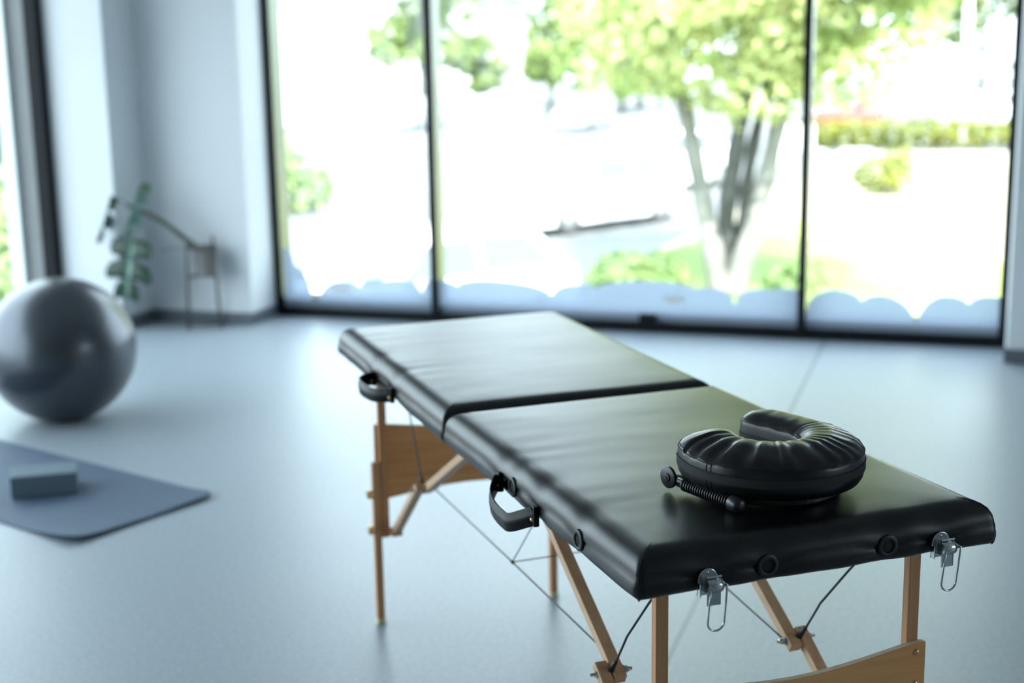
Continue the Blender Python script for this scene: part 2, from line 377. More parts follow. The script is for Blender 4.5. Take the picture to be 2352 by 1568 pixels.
for i, (x0, x1) in enumerate(bays):
    r = empty('window_%d' % (i+1), (0, 0, 0)); struct(r)
    r['label'] = ['narrow left pane of the black framed window', 'wide middle pane of the black framed window', 'narrow right pane of the black framed window'][i]
    m = MB()
    jl = 0.036 if i == 0 else 0.003; jr = 0.036 if i == 2 else 0.003
    m.box((x0, 0.0, 0.0), (x1, 0.05, 0.052)); m.box((x0, 0.0, HW-0.05), (x1, 0.05, HW))
    m.box((x0, 0.0, 0.052), (x0+jl, 0.018, HW-0.05)); m.box((x1-jr, 0.0, 0.052), (x1, 0.018, HW-0.05))
    m.build('frame', alu_black, r, bevel=0.002)
    m = MB(); m.box((x0, 0.044, -0.02), (x1, 0.20, 0.108)); m.build('outer_sill', alu_black, r, bevel=0.002)  # sill raised out of view behind the film to shade its lower part
    if i == 0:
        m = MB(); m.box((0.0, 0.018, 0.095), (0.037, 0.155, HW-0.05)); m.build('outer_jamb', alu_grey, r, bevel=0.003)
    m = MB(); m.box((x0+jl, 0.028, 0.050), (x1-jr, 0.036, HW-0.048)); m.build('pane', gm, r)
    pf = arc_profile(films[i]); vs = [(s, 0.0272, z) for s, z in pf] + [(s, 0.0272, 0.05) for s, z in pf]
    n = len(pf); fs = [(k, k+1, n+k+1, n+k) for k in range(n-1)]
    vs += [(a, 0.0265, c) for a, _, c in vs]
    fs += [(2*n+k, 3*n+k, 3*n+k+1, 2*n+k+1) for k in range(n-1)] + [(k, 2*n+k, 2*n+k+1, k+1) for k in range(n-1)]
    fo = obj('scalloped_film', vs, fs, ff, r)
    fo['label'] = 'bluish frosted window film with scalloped top edge'
    if i == 1:
        m = MB(); m.box((2.175, -0.012, 0.052), (2.262, 0.028, 0.098)); m.build('latch_block', alu_black, r, bevel=0.003)
        m = MB(); m.box((2.305, 0.0255, 0.155), (2.415, 0.0264, 0.205)); m.build('pale_patch', ext_white, r)  # small pale rectangle on the film
    if i == 0:
        m = MB(); m.box((0.345, 0.0255, 0.145), (0.465, 0.0264, 0.20)); m.build('pale_patch', ext_white, r)  # second pale rectangle, left bay
for k, (x0, x1) in enumerate([(0.975, 1.013), (3.020, 3.056)]):
    m = MB(); m.box((x0, -0.008, 0.0), (x1, 0.018, HW)); o = struct(m.build('trim_%d' % (k+3), alu_black, bevel=0.002))
    m = MB(); m.box((x0, 0.018, 0.095), (x1, 0.145, HW)); m.build('outer_mullion', alu_grey, o, bevel=0.003)
# left wall window (only its far end is in the photo)
r = empty('window_4', (0, 0, 0)); struct(r); r['label'] = 'tall black framed window in the left wall'
m = MB()
m.box((-1.10, -0.66, 0.0), (-1.02, -0.60, HW)); m.box((-1.10, -8.6, 0.0), (-1.02, -8.54, HW))
m.box((-1.10, -8.54, 0.0), (-1.02, -0.66, 0.06)); m.box((-1.10, -8.54, HW-0.06), (-1.02, -0.66, HW))
for y in (-2.6, -4.6, -6.6): m.box((-1.10, y-0.02, 0.06), (-1.02, y+0.02, HW-0.06))
m.build('frame', alu_black, r, bevel=0.002)
m = MB(); m.box((-1.102, -8.55, 0.05), (-1.095, -0.655, HW-0.05)); m.build('pane', gm, r)

# right wall window, behind the camera's right shoulder: it lights the near floor
r = empty('window_5', (0, 0, 0)); struct(r); r['label'] = 'black framed window in the right wall'
m = MB()
m.box((XR+0.06, -5.9, 0.95), (XR+0.12, -5.84, 2.45)); m.box((XR+0.06, -4.16, 0.95), (XR+0.12, -4.1, 2.45))
m.box((XR+0.06, -5.84, 0.95), (XR+0.12, -4.16, 1.01)); m.box((XR+0.06, -5.84, 2.39), (XR+0.12, -4.16, 2.45)); m.box((XR+0.06, -5.02, 1.01), (XR+0.12, -4.98, 2.39))
m.build('frame', alu_black, r, bevel=0.002)
m = MB(); m.box((XR+0.086, -5.85, 1.0), (XR+0.093, -4.15, 2.40)); m.build('pane', gm, r)

# ------------------------------------------------------------------ massage table
TA = (3.404, -5.478, 0.0); TYAW = 0.6615
W_, L_ = 0.63, 1.86; ZB, ZT = 0.737, 0.806; HV = 0.931
table = empty('massage_table', TA, TYAW)
tag(table, 'portable massage table with black padded top and beech wood legs', 'massage table')
def sag(v): return -0.006 * (1 - abs(v-HV)/HV)
def dlist(L):
    a, n1 = 0.042, 10
    ds = [a*(1-math.cos(PI/2*k/n1)) for k in range(n1+1)]
    n2 = max(4, int((L-2*a)/0.014)); mid = [a + (L-2*a)*k/n2 for k in range(1, n2)]
    return ds + mid + [L-q for q in ds[::-1]]
def cushion(name, v0, v1, dents, seedv):
    a_, b_ = 0.040, 0.036
    us = dlist(W_); vs_ = [v0+q for q in dlist(v1-v0)]; nu, nv = len(us), len(vs_)
    def smin(a, b__, k=0.006):
        h = max(k-abs(a-b__), 0)/k; return min(a, b__) - h*h*k*0.25
    def dent_amt(u, v, z):
        t = 0
        for (side, p, dz) in dents:
            if side == 'L': d1 = v-p; d2 = u
            else: d1 = u-p; d2 = v-v0
            t += math.exp(-(d1/0.032)**2) * math.exp(-(d2/0.030)**2)
        return min(t, 1.2)
    def ztop(u, v):
        d = smin(smin(u, W_-u), smin(v-v0, v1-v)); d = max(d, 0)
        z = ZT
        if d < a_: z -= b_*(1-math.sqrt(max(0, 1-(1-d/a_)**2)))
        z += 0.004*(1-math.exp(-d/0.09))
        z -= 0.0055*dent_amt(u, v, z)
        f = min(1, d/0.05)
        z += f*0.0014*noise.noise(Vector((u*3.0+seedv, v*7.0, 0))) + f*0.0004*noise.noise(Vector((u*8+seedv, v*20, 3)))
        # creases running in from the long edge
        z += 0.0010*math.sin(v*95+3*noise.noise(Vector((v*6, seedv, 1))))*math.exp(-((u-0.075)/0.05)**2)*max(0, noise.noise(Vector((v*5, seedv, 7)))+0.2)
        return z + sag(v)
    RCN = 0.011
    def plan(u, v):
        cu = RCN if u < RCN else W_-RCN if u > W_-RCN else None
        cv = v0+RCN if v < v0+RCN else v1-RCN if v > v1-RCN else None
        if cu is None or cv is None: return u, v
        dx, dy = u-cu, v-cv; l = math.hypot(dx, dy); mx_ = max(abs(dx), abs(dy))
        if l < 1e-9: return u, v
        return cu+dx/l*mx_, cv+dy/l*mx_
    V = []; F = []
    for j in range(nv):
        for i in range(nu): V.append((*plan(us[i], vs_[j]), ztop(us[i], vs_[j])))
    for j in range(nv-1):
        for i in range(nu-1):
            q = j*nu+i; F.append((q, q+1, q+nu+1, q+nu))
    per = [(i, 0) for i in range(nu)] + [(nu-1, j) for j in range(1, nv)] + [(i, nv-1) for i in range(nu-2, -1, -1)] + [(0, j) for j in range(nv-2, 0, -1)]
    prev = [j*nu+i for i, j in per]; n = len(per); LV = 7
    for l in range(1, LV+1):
        t = l/LV; cur = []
        for (i, j) in per:
            u, v = us[i], vs_[j]
            nx = -1 if i == 0 else 1 if i == nu-1 else 0; ny = -1 if j == 0 else 1 if j == nv-1 else 0
            zt = ztop(u, v); zb = ZB + sag(v) + 0.0018*noise.noise(Vector((u*14, v*14, seedv)))
            if nx and ny: zb -= 0.003
            z = zt + (zb-zt)*t
            bul = 0.004*math.sin(PI*min(1, t*1.05)) - (0.004 if t > 0.99 else 0)
            bul += 0.0015*noise.noise(Vector((u*10, v*10, z*20+seedv)))
            dn = 0
            for (side, p, zz) in dents:
                if (side == 'L' and nx == -1): dn += math.exp(-((v-p)/0.032)**2 - ((z-zz)/0.030)**2)
                if (side == 'F' and ny == -1): dn += math.exp(-((u-p)/0.036)**2 - ((z-zz)/0.030)**2)
            bul -= 0.007*min(dn, 1)
            k = 0.7 if nx and ny else 1
            pu, pv = plan(u, v); V.append((pu+nx*bul*k, pv+ny*bul*k, z)); cur.append(len(V)-1)
        for q in range(n): F.append((prev[q], cur[q], cur[(q+1) % n], prev[(q+1) % n]))
        prev = cur
    F.append(tuple(prev))
    o = obj(name, V, F, leather, table, smooth=True)
    bm = bmesh.new(); bm.from_mesh(o.data); bmesh.ops.recalc_face_normals(bm, faces=bm.faces); bm.to_mesh(o.data); bm.free()
    # stitched mitre seams at the four corners
    for (cu, cv, sx, sy) in ((0, v0, 1, 1), (W_, v0, -1, 1), (0, v1, 1, -1), (W_, v1, -1, -1)):
        pu, pv = plan(cu, cv); pts = [(pu+sx*0.001, pv+sy*0.001, ZB+sag(cv)-0.001), (pu-sx*0.001, pv-sy*0.001, ZB+sag(cv)+0.012), (pu-sx*0.0008, pv-sy*0.0008, ztop(cu, cv)-0.003)]
        for k in range(1, 8):
            d = 0.046*(k/7)**1.6; qu, qv = cu+sx*d, cv+sy*d; pts.append((*plan(qu, qv), ztop(qu, qv)+0.0002))
        m = MB(); m.tube(pts, [0.0009]*3+[0.0009]*5+[0.0006, 0.0002], 6); m.build('corner_seam', thread, o, smooth=True)
    return o
near = cushion('cushion', 0.0, HV-0.004, [('L', 0.218, 0.760), ('L', 0.520, 0.759), ('L', 0.397, 0.745), ('L', 0.582, 0.75), ('F', 0.214, 0.761), ('F', 0.425, 0.762), ('F', 0.115, 0.755), ('F', 0.522, 0.757)], 1.3)
far = cushion('cushion', HV+0.004, L_, [('L', 1.31, 0.745), ('L', 1.49, 0.75)], 8.1)
near['label'] = 'cushion nearer the face pillow'; far['label'] = 'cushion farther from the face pillow'
# hinge between the halves
m = MB(); m.bar((0.05, HV, ZB-0.012), (W_-0.05, HV, ZB-0.012), 0.05, 0.005); m.build('hinge', steel, table)
# wooden rails under the padding
m = MB()
m.box((0.045, 0.045, ZB-0.012), (W_-0.045, HV-0.01, ZB-0.002)); m.build('deck_board', ply_edge, table)
m = MB(); m.box((0.045, HV+0.01, ZB-0.012), (W_-0.045, L_-0.045, ZB-0.002)); m.build('deck_board', ply_edge, table)

# grommets
def grommet(side, p, z):
    prof = [(0.0108, 0.000), (0.0108, 0.0026), (0.0118, 0.0034), (0.0150, 0.0034), (0.0176, 0.0022), (0.0184, -0.010), (0.0108, -0.010)]
    m = MB(); m.lathe(prof, 28, 'y', closed=True)
    h = MB(); h.lathe([(0.0109, 0.0012), (0.0, 0.0012)], 24, 'y');  # flat black disc paints the darkness inside the eyelet, no real opening
    o = m.build('grommet', rubber, table, autosm=0.9)
    ho = h.build('hole', hole_mat, o)
    off = 0.0004
    if side == 'F': M = Matrix.Translation((p, off, z)) @ Matrix.Rotation(PI, 4, 'Z')
    else: M = Matrix.Translation((off, p, z)) @ Matrix.Rotation(PI/2, 4, 'Z')
    for q in (o.data, ho.data): q.transform(M)
for s_, p_, z_ in (('L', 0.218, 0.759), ('L', 0.520, 0.758), ('F', 0.214, 0.761), ('F', 0.425, 0.762)): grommet(s_, p_, z_)

# latches: D plate, roller lever, tongue, hanging wire loop
def latch(uc):
    y0 = 0.0005; zb = 0.733
    poly = [(-0.0165, zb), (0.0165, zb), (0.0165, zb+0.022)] + [(0.0165*math.cos(a), zb+0.022+0.0185*math.sin(a)) for a in [PI*k/14 for k in range(1, 14)]] + [(-0.0165, zb+0.022)]
    m = MB(); m.prism([(uc+a, b) for a, b in poly], 'y', y0-0.0055, y0-0.003)
    m.box((uc-0.0165, y0-0.012, zb), (uc-0.0145, y0-0.003, zb+0.020)) ; m.box((uc-0.008, y0-0.020, zb+0.006), (uc-0.006, y0-0.003, zb+0.028)); m.box((uc+0.012, y0-0.020, zb+0.006), (uc+0.014, y0-0.003, zb+0.028))
    o = m.build('latch', steel, table, bevel=0.0007)
    o['label'] = 'nickel draw latch with hanging wire loop'
    m = MB()
    m.lathe([(0.0, -0.012), (0.0095, -0.012), (0.0108, -0.010), (0.0108, 0.010), (0.0095, 0.012), (0.0, 0.012)], 18, 'x', (uc+0.004, y0-0.0165, zb+0.018))
    m.bar((uc-0.008, y0-0.013, zb+0.0285), (uc+0.016, y0-0.013, zb+0.0285), 0.012, 0.003, (0, 0.6, 1))
    m.build('lever', steel, o, autosm=0.6)
    m = MB(); m.box((uc-0.009, y0-0.020, zb-0.012), (uc+0.014, y0-0.018, zb+0.010)); m.build('tongue', steel, o, bevel=0.0006)
    hw, yt, yb = 0.0135, y0-0.030, y0-0.022; zc0, zc1 = zb+0.016, zb-0.038; cx = uc+0.005
    pts = [(cx-hw, yt, zc0), (cx-hw, (yt+yb)/2, (zc0+zc1)/2)] + [(cx-hw*math.cos(PI*k/10), yb, zc1-hw*math.sin(PI*k/10)*0.95) for k in range(11)] + [(cx+hw, (yt+yb)/2, (zc0+zc1)/2), (cx+hw, yt, zc0+0.006), (cx+hw*0.6, yt+0.006, zc0+0.010)]
    m = MB(); m.tube(pts, 0.00155, 8); m.build('wire_loop', steel, o, smooth=True)
    for (du, dz) in ((-0.012, 0.016), (-0.001, 0.0345)):
        m = MB(); m.lathe([(0.0, -0.0012), (0.0018, -0.0012), (0.0026, 0.0), (0.0026, 0.0008)], 12, 'y', (uc+du, y0-0.0055, zb+dz)); m.build('screw', steel, o, smooth=True)
latch(0.112); latch(0.520)

# carrying handles on the long left edge
def ribbon(name, pts, width, th, mat, parent):
    pts = [Vector(p) for p in pts]; V = []; F = []; n = len(pts)
    prof = [(-0.5, 0.3), (-0.46, 0.5), (-0.2, 0.5), (-0.14, 0.85), (0.14, 0.85), (0.2, 0.5), (0.46, 0.5), (0.5, 0.3), (0.5, -0.3), (0.46, -0.5), (-0.46, -0.5), (-0.5, -0.3)]
    for i, p in enumerate(pts):
        t = (pts[min(i+1, n-1)] - pts[max(i-1, 0)]).normalized()
        sd_ = Vector((0, 0, 1)); out = t.cross(sd_).normalized(); upv = out.cross(t)
        for (a, b_) in prof: V.append(p + upv*a*width - out*b_*th*(-1))
    k = len(prof)
    for i in range(n-1):
        for q in range(k): F.append((i*k+q, i*k+(q+1) % k, (i+1)*k+(q+1) % k, (i+1)*k+q))
    F.append(tuple(range(k))); F.append(tuple((n-1)*k+q for q in range(k)))
    o = obj(name, V, F, mat, parent, smooth=True)
    bm = bmesh.new(); bm.from_mesh(o.data); bmesh.ops.recalc_face_normals(bm, faces=bm.faces); bm.to_mesh(o.data); bm.free()
    smooth_angle(o, 0.9); return o
def handle(pts, label):
    o = ribbon('carry_handle', bez(pts, 8), 0.033, 0.0045, strap_mat, table); o['label'] = label
    for (u, v, z) in (pts[0], pts[-1]):
        m = MB(); m.box((-0.0075, v-0.006, z-0.019), (0.003, v+0.006, z+0.017)); m.build('end_tab', strap_mat, o, bevel=0.002)
        m = MB(); m.lathe([(0.0, -0.0035), (0.0028, -0.003), (0.0042, -0.0005), (0.0042, 0.003)], 14, 'x', (-0.0085, v, z-0.006)); m.build('rivet', brass, o, smooth=True)
handle([(-0.004, 0.580, 0.752), (-0.015, 0.574, 0.746), (-0.030, 0.552, 0.731), (-0.036, 0.518, 0.722), (-0.036, 0.474, 0.718), (-0.032, 0.450, 0.719), (-0.015, 0.418, 0.734), (-0.004, 0.402, 0.742)], 'black strap handle hanging low beside the eyelets')
handle([(-0.004, 1.480, 0.751), (-0.020, 1.476, 0.750), (-0.042, 1.458, 0.746), (-0.048, 1.425, 0.743), (-0.043, 1.380, 0.741), (-0.032, 1.350, 0.741), (-0.014, 1.328, 0.744), (-0.004, 1.318, 0.746)], 'black strap handle standing out at the far end')

# legs with sliding extensions
for (iu, iv) in ((0, 0), (1, 0), (0, 1), (1, 1)):
    us_ = (0.074, 0.096) if iu == 0 else (W_-0.096, W_-0.074); ex = (0.053, 0.0735) if iu == 0 else (W_-0.0735, W_-0.053)
    vs2 = (0.090, 0.107) if iv == 0 else (L_-0.107, L_-0.090)
    m = MB(); m.box((us_[0], vs2[0], 0.245), (us_[1], vs2[1], ZB-0.004)); lg = m.build('leg', wood_z, table, bevel=0.002)
    m = MB(); m.box((ex[0], vs2[0]-0.001, 0.012), (ex[1], vs2[1]+0.001, 0.456)); m.build('leg_extension', wood_z, lg, bevel=0.002)
    m = MB(); m.box((ex[0]-0.0015, vs2[0]-0.0025, 0.0), (ex[1]+0.0015, vs2[1]+0.0025, 0.016)); m.build('foot_cap', foot_mat, lg, bevel=0.002)
    for z in (0.368, 0.268):
        sg = -1 if iu == 0 else 1; xb = ex[0] if iu == 0 else ex[1]
        m = MB(); m.lathe([(0.0, 0), (0.011, 0), (0.012, sg*0.003), (0.012, sg*0.013), (0.0105, sg*0.015), (0.0, sg*0.015)], 16, 'x', (xb, (vs2[0]+vs2[1])/2, z)); m.build('wing_nut', brass, lg, autosm=0.6)
# shaped end panels
def end_panel(v0, v1, zt, dip, zb, rise, bv):
    n = 40; us_ = [0.066 + (W_-0.132)*k/n for k in range(n+1)]
    def top(x): return zt - dip*math.sin(PI*x)**1.25 - (0.003*(1-min(1, min(x, 1-x)*60))**2)
    def bot(x): return zb + rise*math.sin(PI*x)**1.25
    xs = [k/n for k in range(n+1)]
    poly = [(us_[k], top(xs[k])) for k in range(n+1)] + [(us_[k], bot(xs[k])) for k in range(n, -1, -1)]
    m = MB(); m.prism(poly, 'y', v0, v1)
    o = m.build('end_panel', None, table, mats=[wood_u, ply_edge])
    for p in o.data.polygons: p.material_index = 0 if abs(p.normal.y) > 0.5 else 1
    for u in (0.085, W_-0.084):
        for z in (zt-0.018, zt-0.074):
            sg = -1 if bv < (v0+v1)/2 else 1
            m = MB(); m.lathe([(0.0, sg*0.004), (0.003, sg*0.0035), (0.0052, sg*0.001), (0.0055, -sg*0.001)], 14, 'y', (u, bv, z)); m.build('bolt_head', brass, o, smooth=True)
end_panel(0.0795, 0.0895, 0.552, 0.025, 0.35, 0.022, 0.0795)
end_panel(L_-0.0895, L_-0.0795, 0.556, 0.025, 0.345, 0.022, L_-0.0795)
# folding struts, joint bolts and cables
J = {}
for iu in (0, 1):
    for iv in (0, 1):
        fu = (lambda x: x) if iu == 0 else (lambda x: W_-x)
        vj = 0.380 if iv == 0 else L_-0.335; zj = 0.443
        fv = (lambda x: x) if iv == 0 else (lambda x: L_-x)
        ui, uo = fu(0.138), fu(0.112)
        vtop = 0.856 if iv == 0 else 1.01
        du = Vector((0, vtop-vj, 0.728-zj)).normalized()
        m = MB(); m.bar(Vector((ui, vj, zj)) - du*0.020, (ui, vtop, 0.722), 0.024, 0.019); m.build('upper_strut', wood_strut, table, bevel=0.002)
        vl, zl = fv(0.113), 0.262; dl = Vector((0, vj-vl, zj-zl)).normalized()
        m = MB(); m.bar((uo, vl, zl), Vector((uo, vj, zj)) + dl*0.020, 0.024, 0.019); m.build('lower_strut', wood_strut, table, bevel=0.003)
        m = MB(); m.box((min(fu(0.096), fu(0.126)), vl-0.012, zl-0.012), (max(fu(0.096), fu(0.126)), vl+0.012, zl+0.010)); m.build('pivot_block', wood_z, table, bevel=0.002)
        sg = 1 if iu == 0 else -1
        m = MB(); m.tube([(fu(0.088), vj, zj), (fu(0.168), vj, zj)], 0.003, 8)
        m.lathe([(0, 0), (0.0085, 0), (0.0085, sg*0.002), (0.0065, sg*0.002), (0.0065, sg*0.008), (0, sg*0.008)], 6, 'x', (fu(0.151), vj, zj))
        m.lathe([(0, 0), (0.005, 0), (0.004, sg*0.005), (0, sg*0.007)], 12, 'x', (fu(0.159), vj, zj))
        m.lathe([(0, 0), (0.006, 0), (0.006, -sg*0.003), (0, -sg*0.004)], 12, 'x', (fu(0.0995), vj, zj))
        m.build('joint_bolt', steel, table, autosm=0.5)
        J[iu, iv] = (fu(0.125), vj, zj)
        # tie from the joint up to the end of the deck
        ue = fu(0.125)
        if iv == 0: pts = [(ue, vj-0.004, zj+0.004), (ue, vj-0.030, zj+0.034), (ue, 0.317, 0.524), (ue, 0.306, 0.540), (ue, 0.225, 0.628), (ue, 0.135, 0.722)]
        else: pts = [(ue, vj+0.004, zj+0.004), (ue, vj+0.02, zj+0.035), (ue, L_-0.229, 0.619), (ue, L_-0.17, 0.722)]
        m = MB(); m.tube(pts, 0.0022, 8); c = m.build('tie_cable', cable_mat, table, smooth=True)
        m = MB(); m.tube([pts[0], Vector(pts[0]).lerp(Vector(pts[1]), 0.5), pts[1]], [0.0065, 0.0048, 0.0030], 10); m.build('cable_sleeve', rubber, c, smooth=True)
mid = {}
for iu in (0, 1):
    a, b_ = J[iu, 0], J[iu, 1]; uu = 0.15 if iu == 0 else W_-0.15
    md_ = (uu-0.02 if iu == 0 else uu+0.02, 0.889, 0.470); mid[iu] = md_
    pts = [(uu, a[1]+0.006, a[2]), (uu, a[1]+0.04, a[2]+0.003), md_, (uu, b_[1]-0.04, b_[2]+0.003), (uu, b_[1]-0.006, b_[2])]
    m = MB(); m.tube(pts, 0.0019, 8); c = m.build('long_cable', cable_mat, table, smooth=True)
    m = MB(); m.lathe([(0, -0.008), (0.0035, -0.006), (0.0035, 0.006), (0, 0.008)], 10, 'y', md_); m.build('cable_clamp', rubber, c, smooth=True)
m = MB(); m.tube([mid[0], mid[1]], 0.0013, 6); m.build('cross_cable', cable_mat, table, smooth=True)
for iu in (0, 1):
    m = MB(); m.tube([mid[iu], (W_/2 + (0.004 if iu else -0.004), HV, 0.715)], 0.0013, 6); m.build('hinge_cable', cable_mat, table, smooth=True)

# ------------------------------------------------------------------ face pillow on its frame
PC = (0.339, 0.212); PAX = math.radians(97-90)   # table-local centre and turn of the horseshoe opening
Mtab = Matrix.Translation(TA) @ Matrix.Rotation(TYAW, 4, 'Z')
pw = Mtab @ Vector((PC[0], PC[1], 0.811))
cradle = empty('face_cradle', pw, TYAW + PAX)
tag(cradle, 'horseshoe shaped black face pillow with ribbed adjuster bar resting on the padded table', 'face cradle')
def pillow():
    RC, HWD, ARML, ARMR = 0.098, 0.051, 0.036, 0.098
    cl = []
    n1, n2 = 30, 150
    for k in range(n1): cl.append(Vector((-RC + 0.006*(1-k/n1)**1.5, ARML*(1-k/n1), 0)))
    for k in range(n2+1):
        a = PI + PI*k/n2; cl.append(Vector((RC*math.cos(a), RC*1.02*math.sin(a), 0)))
    for k in range(1, n1+1): cl.append(Vector((RC - 0.016*(k/n1)**1.5, ARMR*k/n1, 0)))
    n = len(cl); per = []; wi = []
    def tang(i): return (cl[min(i+1, n-1)] - cl[max(i-1, 0)]).normalized()
    for i in range(n):                       # outer side (left of travel is... outward from the hole)
        t = tang(i); per.append((cl[i], Vector((-t.y, t.x, 0))*-1, i/(n-1), 'o')); wi.append(0.0)
    t = tang(n-1); nn = Vector((-t.y, t.x, 0))*-1
    for k in range(1, 12):
        a = PI*k/12; q = (abs(math.cos(a))**2.8 + abs(math.sin(a))**2.8)**(-1/2.8); per.append((cl[-1], (nn*math.cos(a) + t*math.sin(a))*q, 1.0, 'e')); wi.append((1-math.cos(a))/2)
    for i in range(n-1, -1, -1):
        t = tang(i); per.append((cl[i], Vector((-t.y, t.x, 0)), i/(n-1), 'i')); wi.append(1.0)
    t = tang(0); nn = Vector((-t.y, t.x, 0))
    for k in range(1, 12):
        a = PI*k/12; q = (abs(math.cos(a))**2.8 + abs(math.sin(a))**2.8)**(-1/2.8); per.append((cl[0], (nn*math.cos(a) - t*math.sin(a))*q, 0.0, 's')); wi.append((1+math.cos(a))/2)
    # profile: (r fraction, z) from the crown down to the underside
    prof = [(0.0, 0.094), (0.18, 0.0935), (0.36, 0.092), (0.52, 0.0895), (0.66, 0.086), (0.78, 0.081), (0.88, 0.0755), (0.94, 0.071), (0.962, 0.0690), (0.985, 0.067), (1.0, 0.062), (1.012, 0.058), (1.016, 0.053), (1.014, 0.046), (1.008, 0.039), (1.003, 0.035), (0.97, 0.027), (0.89, 0.020), (0.76, 0.017), (0.4, 0.016), (0.0, 0.016)]
    V = []; F = []; np_, nk = len(per), len(prof)
    def fold(i, s, kind, rf):
        # gathers: strong on the near-left arm and round the outer bend, finer to the right
        ph = s*84 + 3.2*noise.noise(Vector((s*7, 1.7, 0))); amp = 0.0052*(0.75 + 0.9*noise.noise(Vector((s*11, 5.1, 0))))
        if s > 0.5:
            b_ = min(1, (s-0.5)*6); amp *= 1-0.76*b_; ph += b_*(s-0.5)*60 + 4.5*b_*noise.noise(Vector((s*16, rf, 9)))
        sh = 0.55*math.sin(ph) + 0.45*(1-2*math.sqrt(abs(math.sin(ph/2)))*0.95)
        if kind == 'o': e = 0.35 + 0.85*math.sin(PI*min(1, rf*0.72+0.12)) - 0.35*rf**8
        elif kind == 'i': e = 0.65*(1-rf)
        else: e = 0.5*(1-rf)
        return amp*sh*e
    for i, (c, d, s, kind) in enumerate(per):
        for k, (rf, z) in enumerate(prof):
            hw = HWD*(1.0 + (0.06*math.sin(PI*s) if kind in 'oi' else 0))
            zz = z + (fold(i, s, kind, rf) if k < 9 else 0)
            if k in (7, 8, 9) : zz += 0.0009*math.sin(s*92 + (0 if kind == 'o' else 2))
            if k <= 13: zz += 0.011*wi[i]*(rf**1.6 if k <= 9 else max(0.0, (13-k)/4.0)) - 0.004*(1-wi[i])*math.sin(PI*min(1, rf))*(k < 8)
            p = c + d*(rf*hw) ; V.append((p.x, p.y, zz))
    for i in range(np_):
        for k in range(nk-1):
            a = i*nk+k; b_ = i*nk+k+1; c = ((i+1) % np_)*nk+k+1; d = ((i+1) % np_)*nk+k; F.append((a, b_, c, d))
    o = obj('pillow', V, F, leather_pillow, cradle, smooth=True)
    bm = bmesh.new(); bm.from_mesh(o.data); bmesh.ops.remove_doubles(bm, verts=bm.verts, dist=0.0002); bmesh.ops.recalc_face_normals(bm, faces=bm.faces); bm.to_mesh(o.data); bm.free()
    def line(k, off, r, name, mat, sel=None):
        pts = []
        for i, (c, d, s, kind) in enumerate(per):
            if sel and not sel(s, kind): continue
            q = Vector(V[i*nk+k]); pts.append(q + d*off + Vector((0, 0, off*0.5)))
        m = MB(); m.tube(pts, r, 6, closed=sel is None); return m.build(name, mat, o, smooth=True)
    line(7, 0.0003, 0.0008, 'stitch_line', thread); line(9, 0.0003, 0.0008, 'stitch_line', thread)
    # zip band between two fine seams
    zv = []; zf = []
    for i, (c, d, s, kind) in enumerate(per):
        for k, off in ((12, 0.0009), (13, 0.0010), (14, 0.0009)): zv.append(Vector(V[i*nk+k]) + d*off)
    for i in range(np_):
        for k in range(2): zf.append((i*3+k, i*3+k+1, ((i+1) % np_)*3+k+1, ((i+1) % np_)*3+k))
    z_ = obj('zip_band', zv, zf, zip_cloth, o, smooth=True)
    line(12, 0.0009, 0.0007, 'stitch_line', thread); line(14, 0.0009, 0.0007, 'stitch_line', thread)
    # upright joining seam in the side wall
    for off in (0, 1):
        pts = []; i = 40 + 3*off
        for k in range(8, 18): 
            q = Vector(V[i*nk+k]); pts.append(q + per[i][1]*0.0004)
        m = MB(); m.tube(pts, 0.0008, 6); m.build('stitch_line', thread, o, smooth=True)
    return o
pillow()
# frame under the pillow: horseshoe plate, hinge bar with ribs, pivot discs
m = MB()
outl = [(0.118*math.cos(a), 0.118*math.sin(a)) for a in [PI + PI*k/24 for k in range(25)]]
inl = [(0.060*math.cos(a), 0.060*math.sin(a)) for a in [2*PI - PI*k/24 for k in range(25)]]
m.prism([(-0.112, 0.04)] + outl + [(0.112, 0.08), (0.068, 0.08)] + inl + [(-0.068, 0.04)], 'z', 0.0, 0.0155)
m.build('base_plate', plastic, cradle, bevel=0.002)
# adjuster bar lies outside the near-left arm
Minv = cradle.matrix_basis.inverted()
def tl(u, v, z): return Minv @ (Mtab @ Vector((u, v, z)))
a = tl(0.190, 0.247, 0.823); b_ = tl(0.223, 0.107, 0.822); dd = (b_-a)
m = MB(); m.tube([a, b_], 0.0078, 14); bar = m.build('adjuster_bar', plastic, cradle, smooth=True)
for k in range(19):
    p = a + dd*(0.13 + 0.72*k/18); t = dd.normalized()
    m = MB(); m.tube([p - t*0.0012, p + t*0.0012], 0.0112, 14); m.build('rib', rubber, bar, autosm=0.5)
m = MB(); p = b_; t = dd.normalized(); m.tube([p-t*0.016, p-t*0.015, p+t*0.002, p+t*0.007, p+t*0.0095], [0.0118, 0.0128, 0.0128, 0.0105, 0.005], 20); m.build('end_knob', plastic, cradle, smooth=True)
pa = tl(0.181, 0.258, 0.830); sdv = (tl(0.0, 0, 0) - tl(1, 0.25, 0)).normalized()
m = MB(); m.tube([pa + sdv*0.002, pa + sdv*0.006, pa + sdv*0.007], [0.0185, 0.0185, 0.017], 26); m.build('pivot_disc', plastic, cradle, autosm=0.6)
m = MB(); m.tube([pa + sdv*0.006, pa + sdv*0.009, pa+sdv*0.0095], [0.0075, 0.0075, 0.006], 18); m.tube([pa+sdv*0.009, pa+sdv*0.0105], 0.003, 12); m.build('pivot_bolt', rubber, cradle, autosm=0.6)
m = MB(); m.tube([tl(0.192, 0.262, 0.826), tl(0.27, 0.20, 0.820)], 0.006, 10); m.build('side_arm', plastic, cradle, smooth=True)

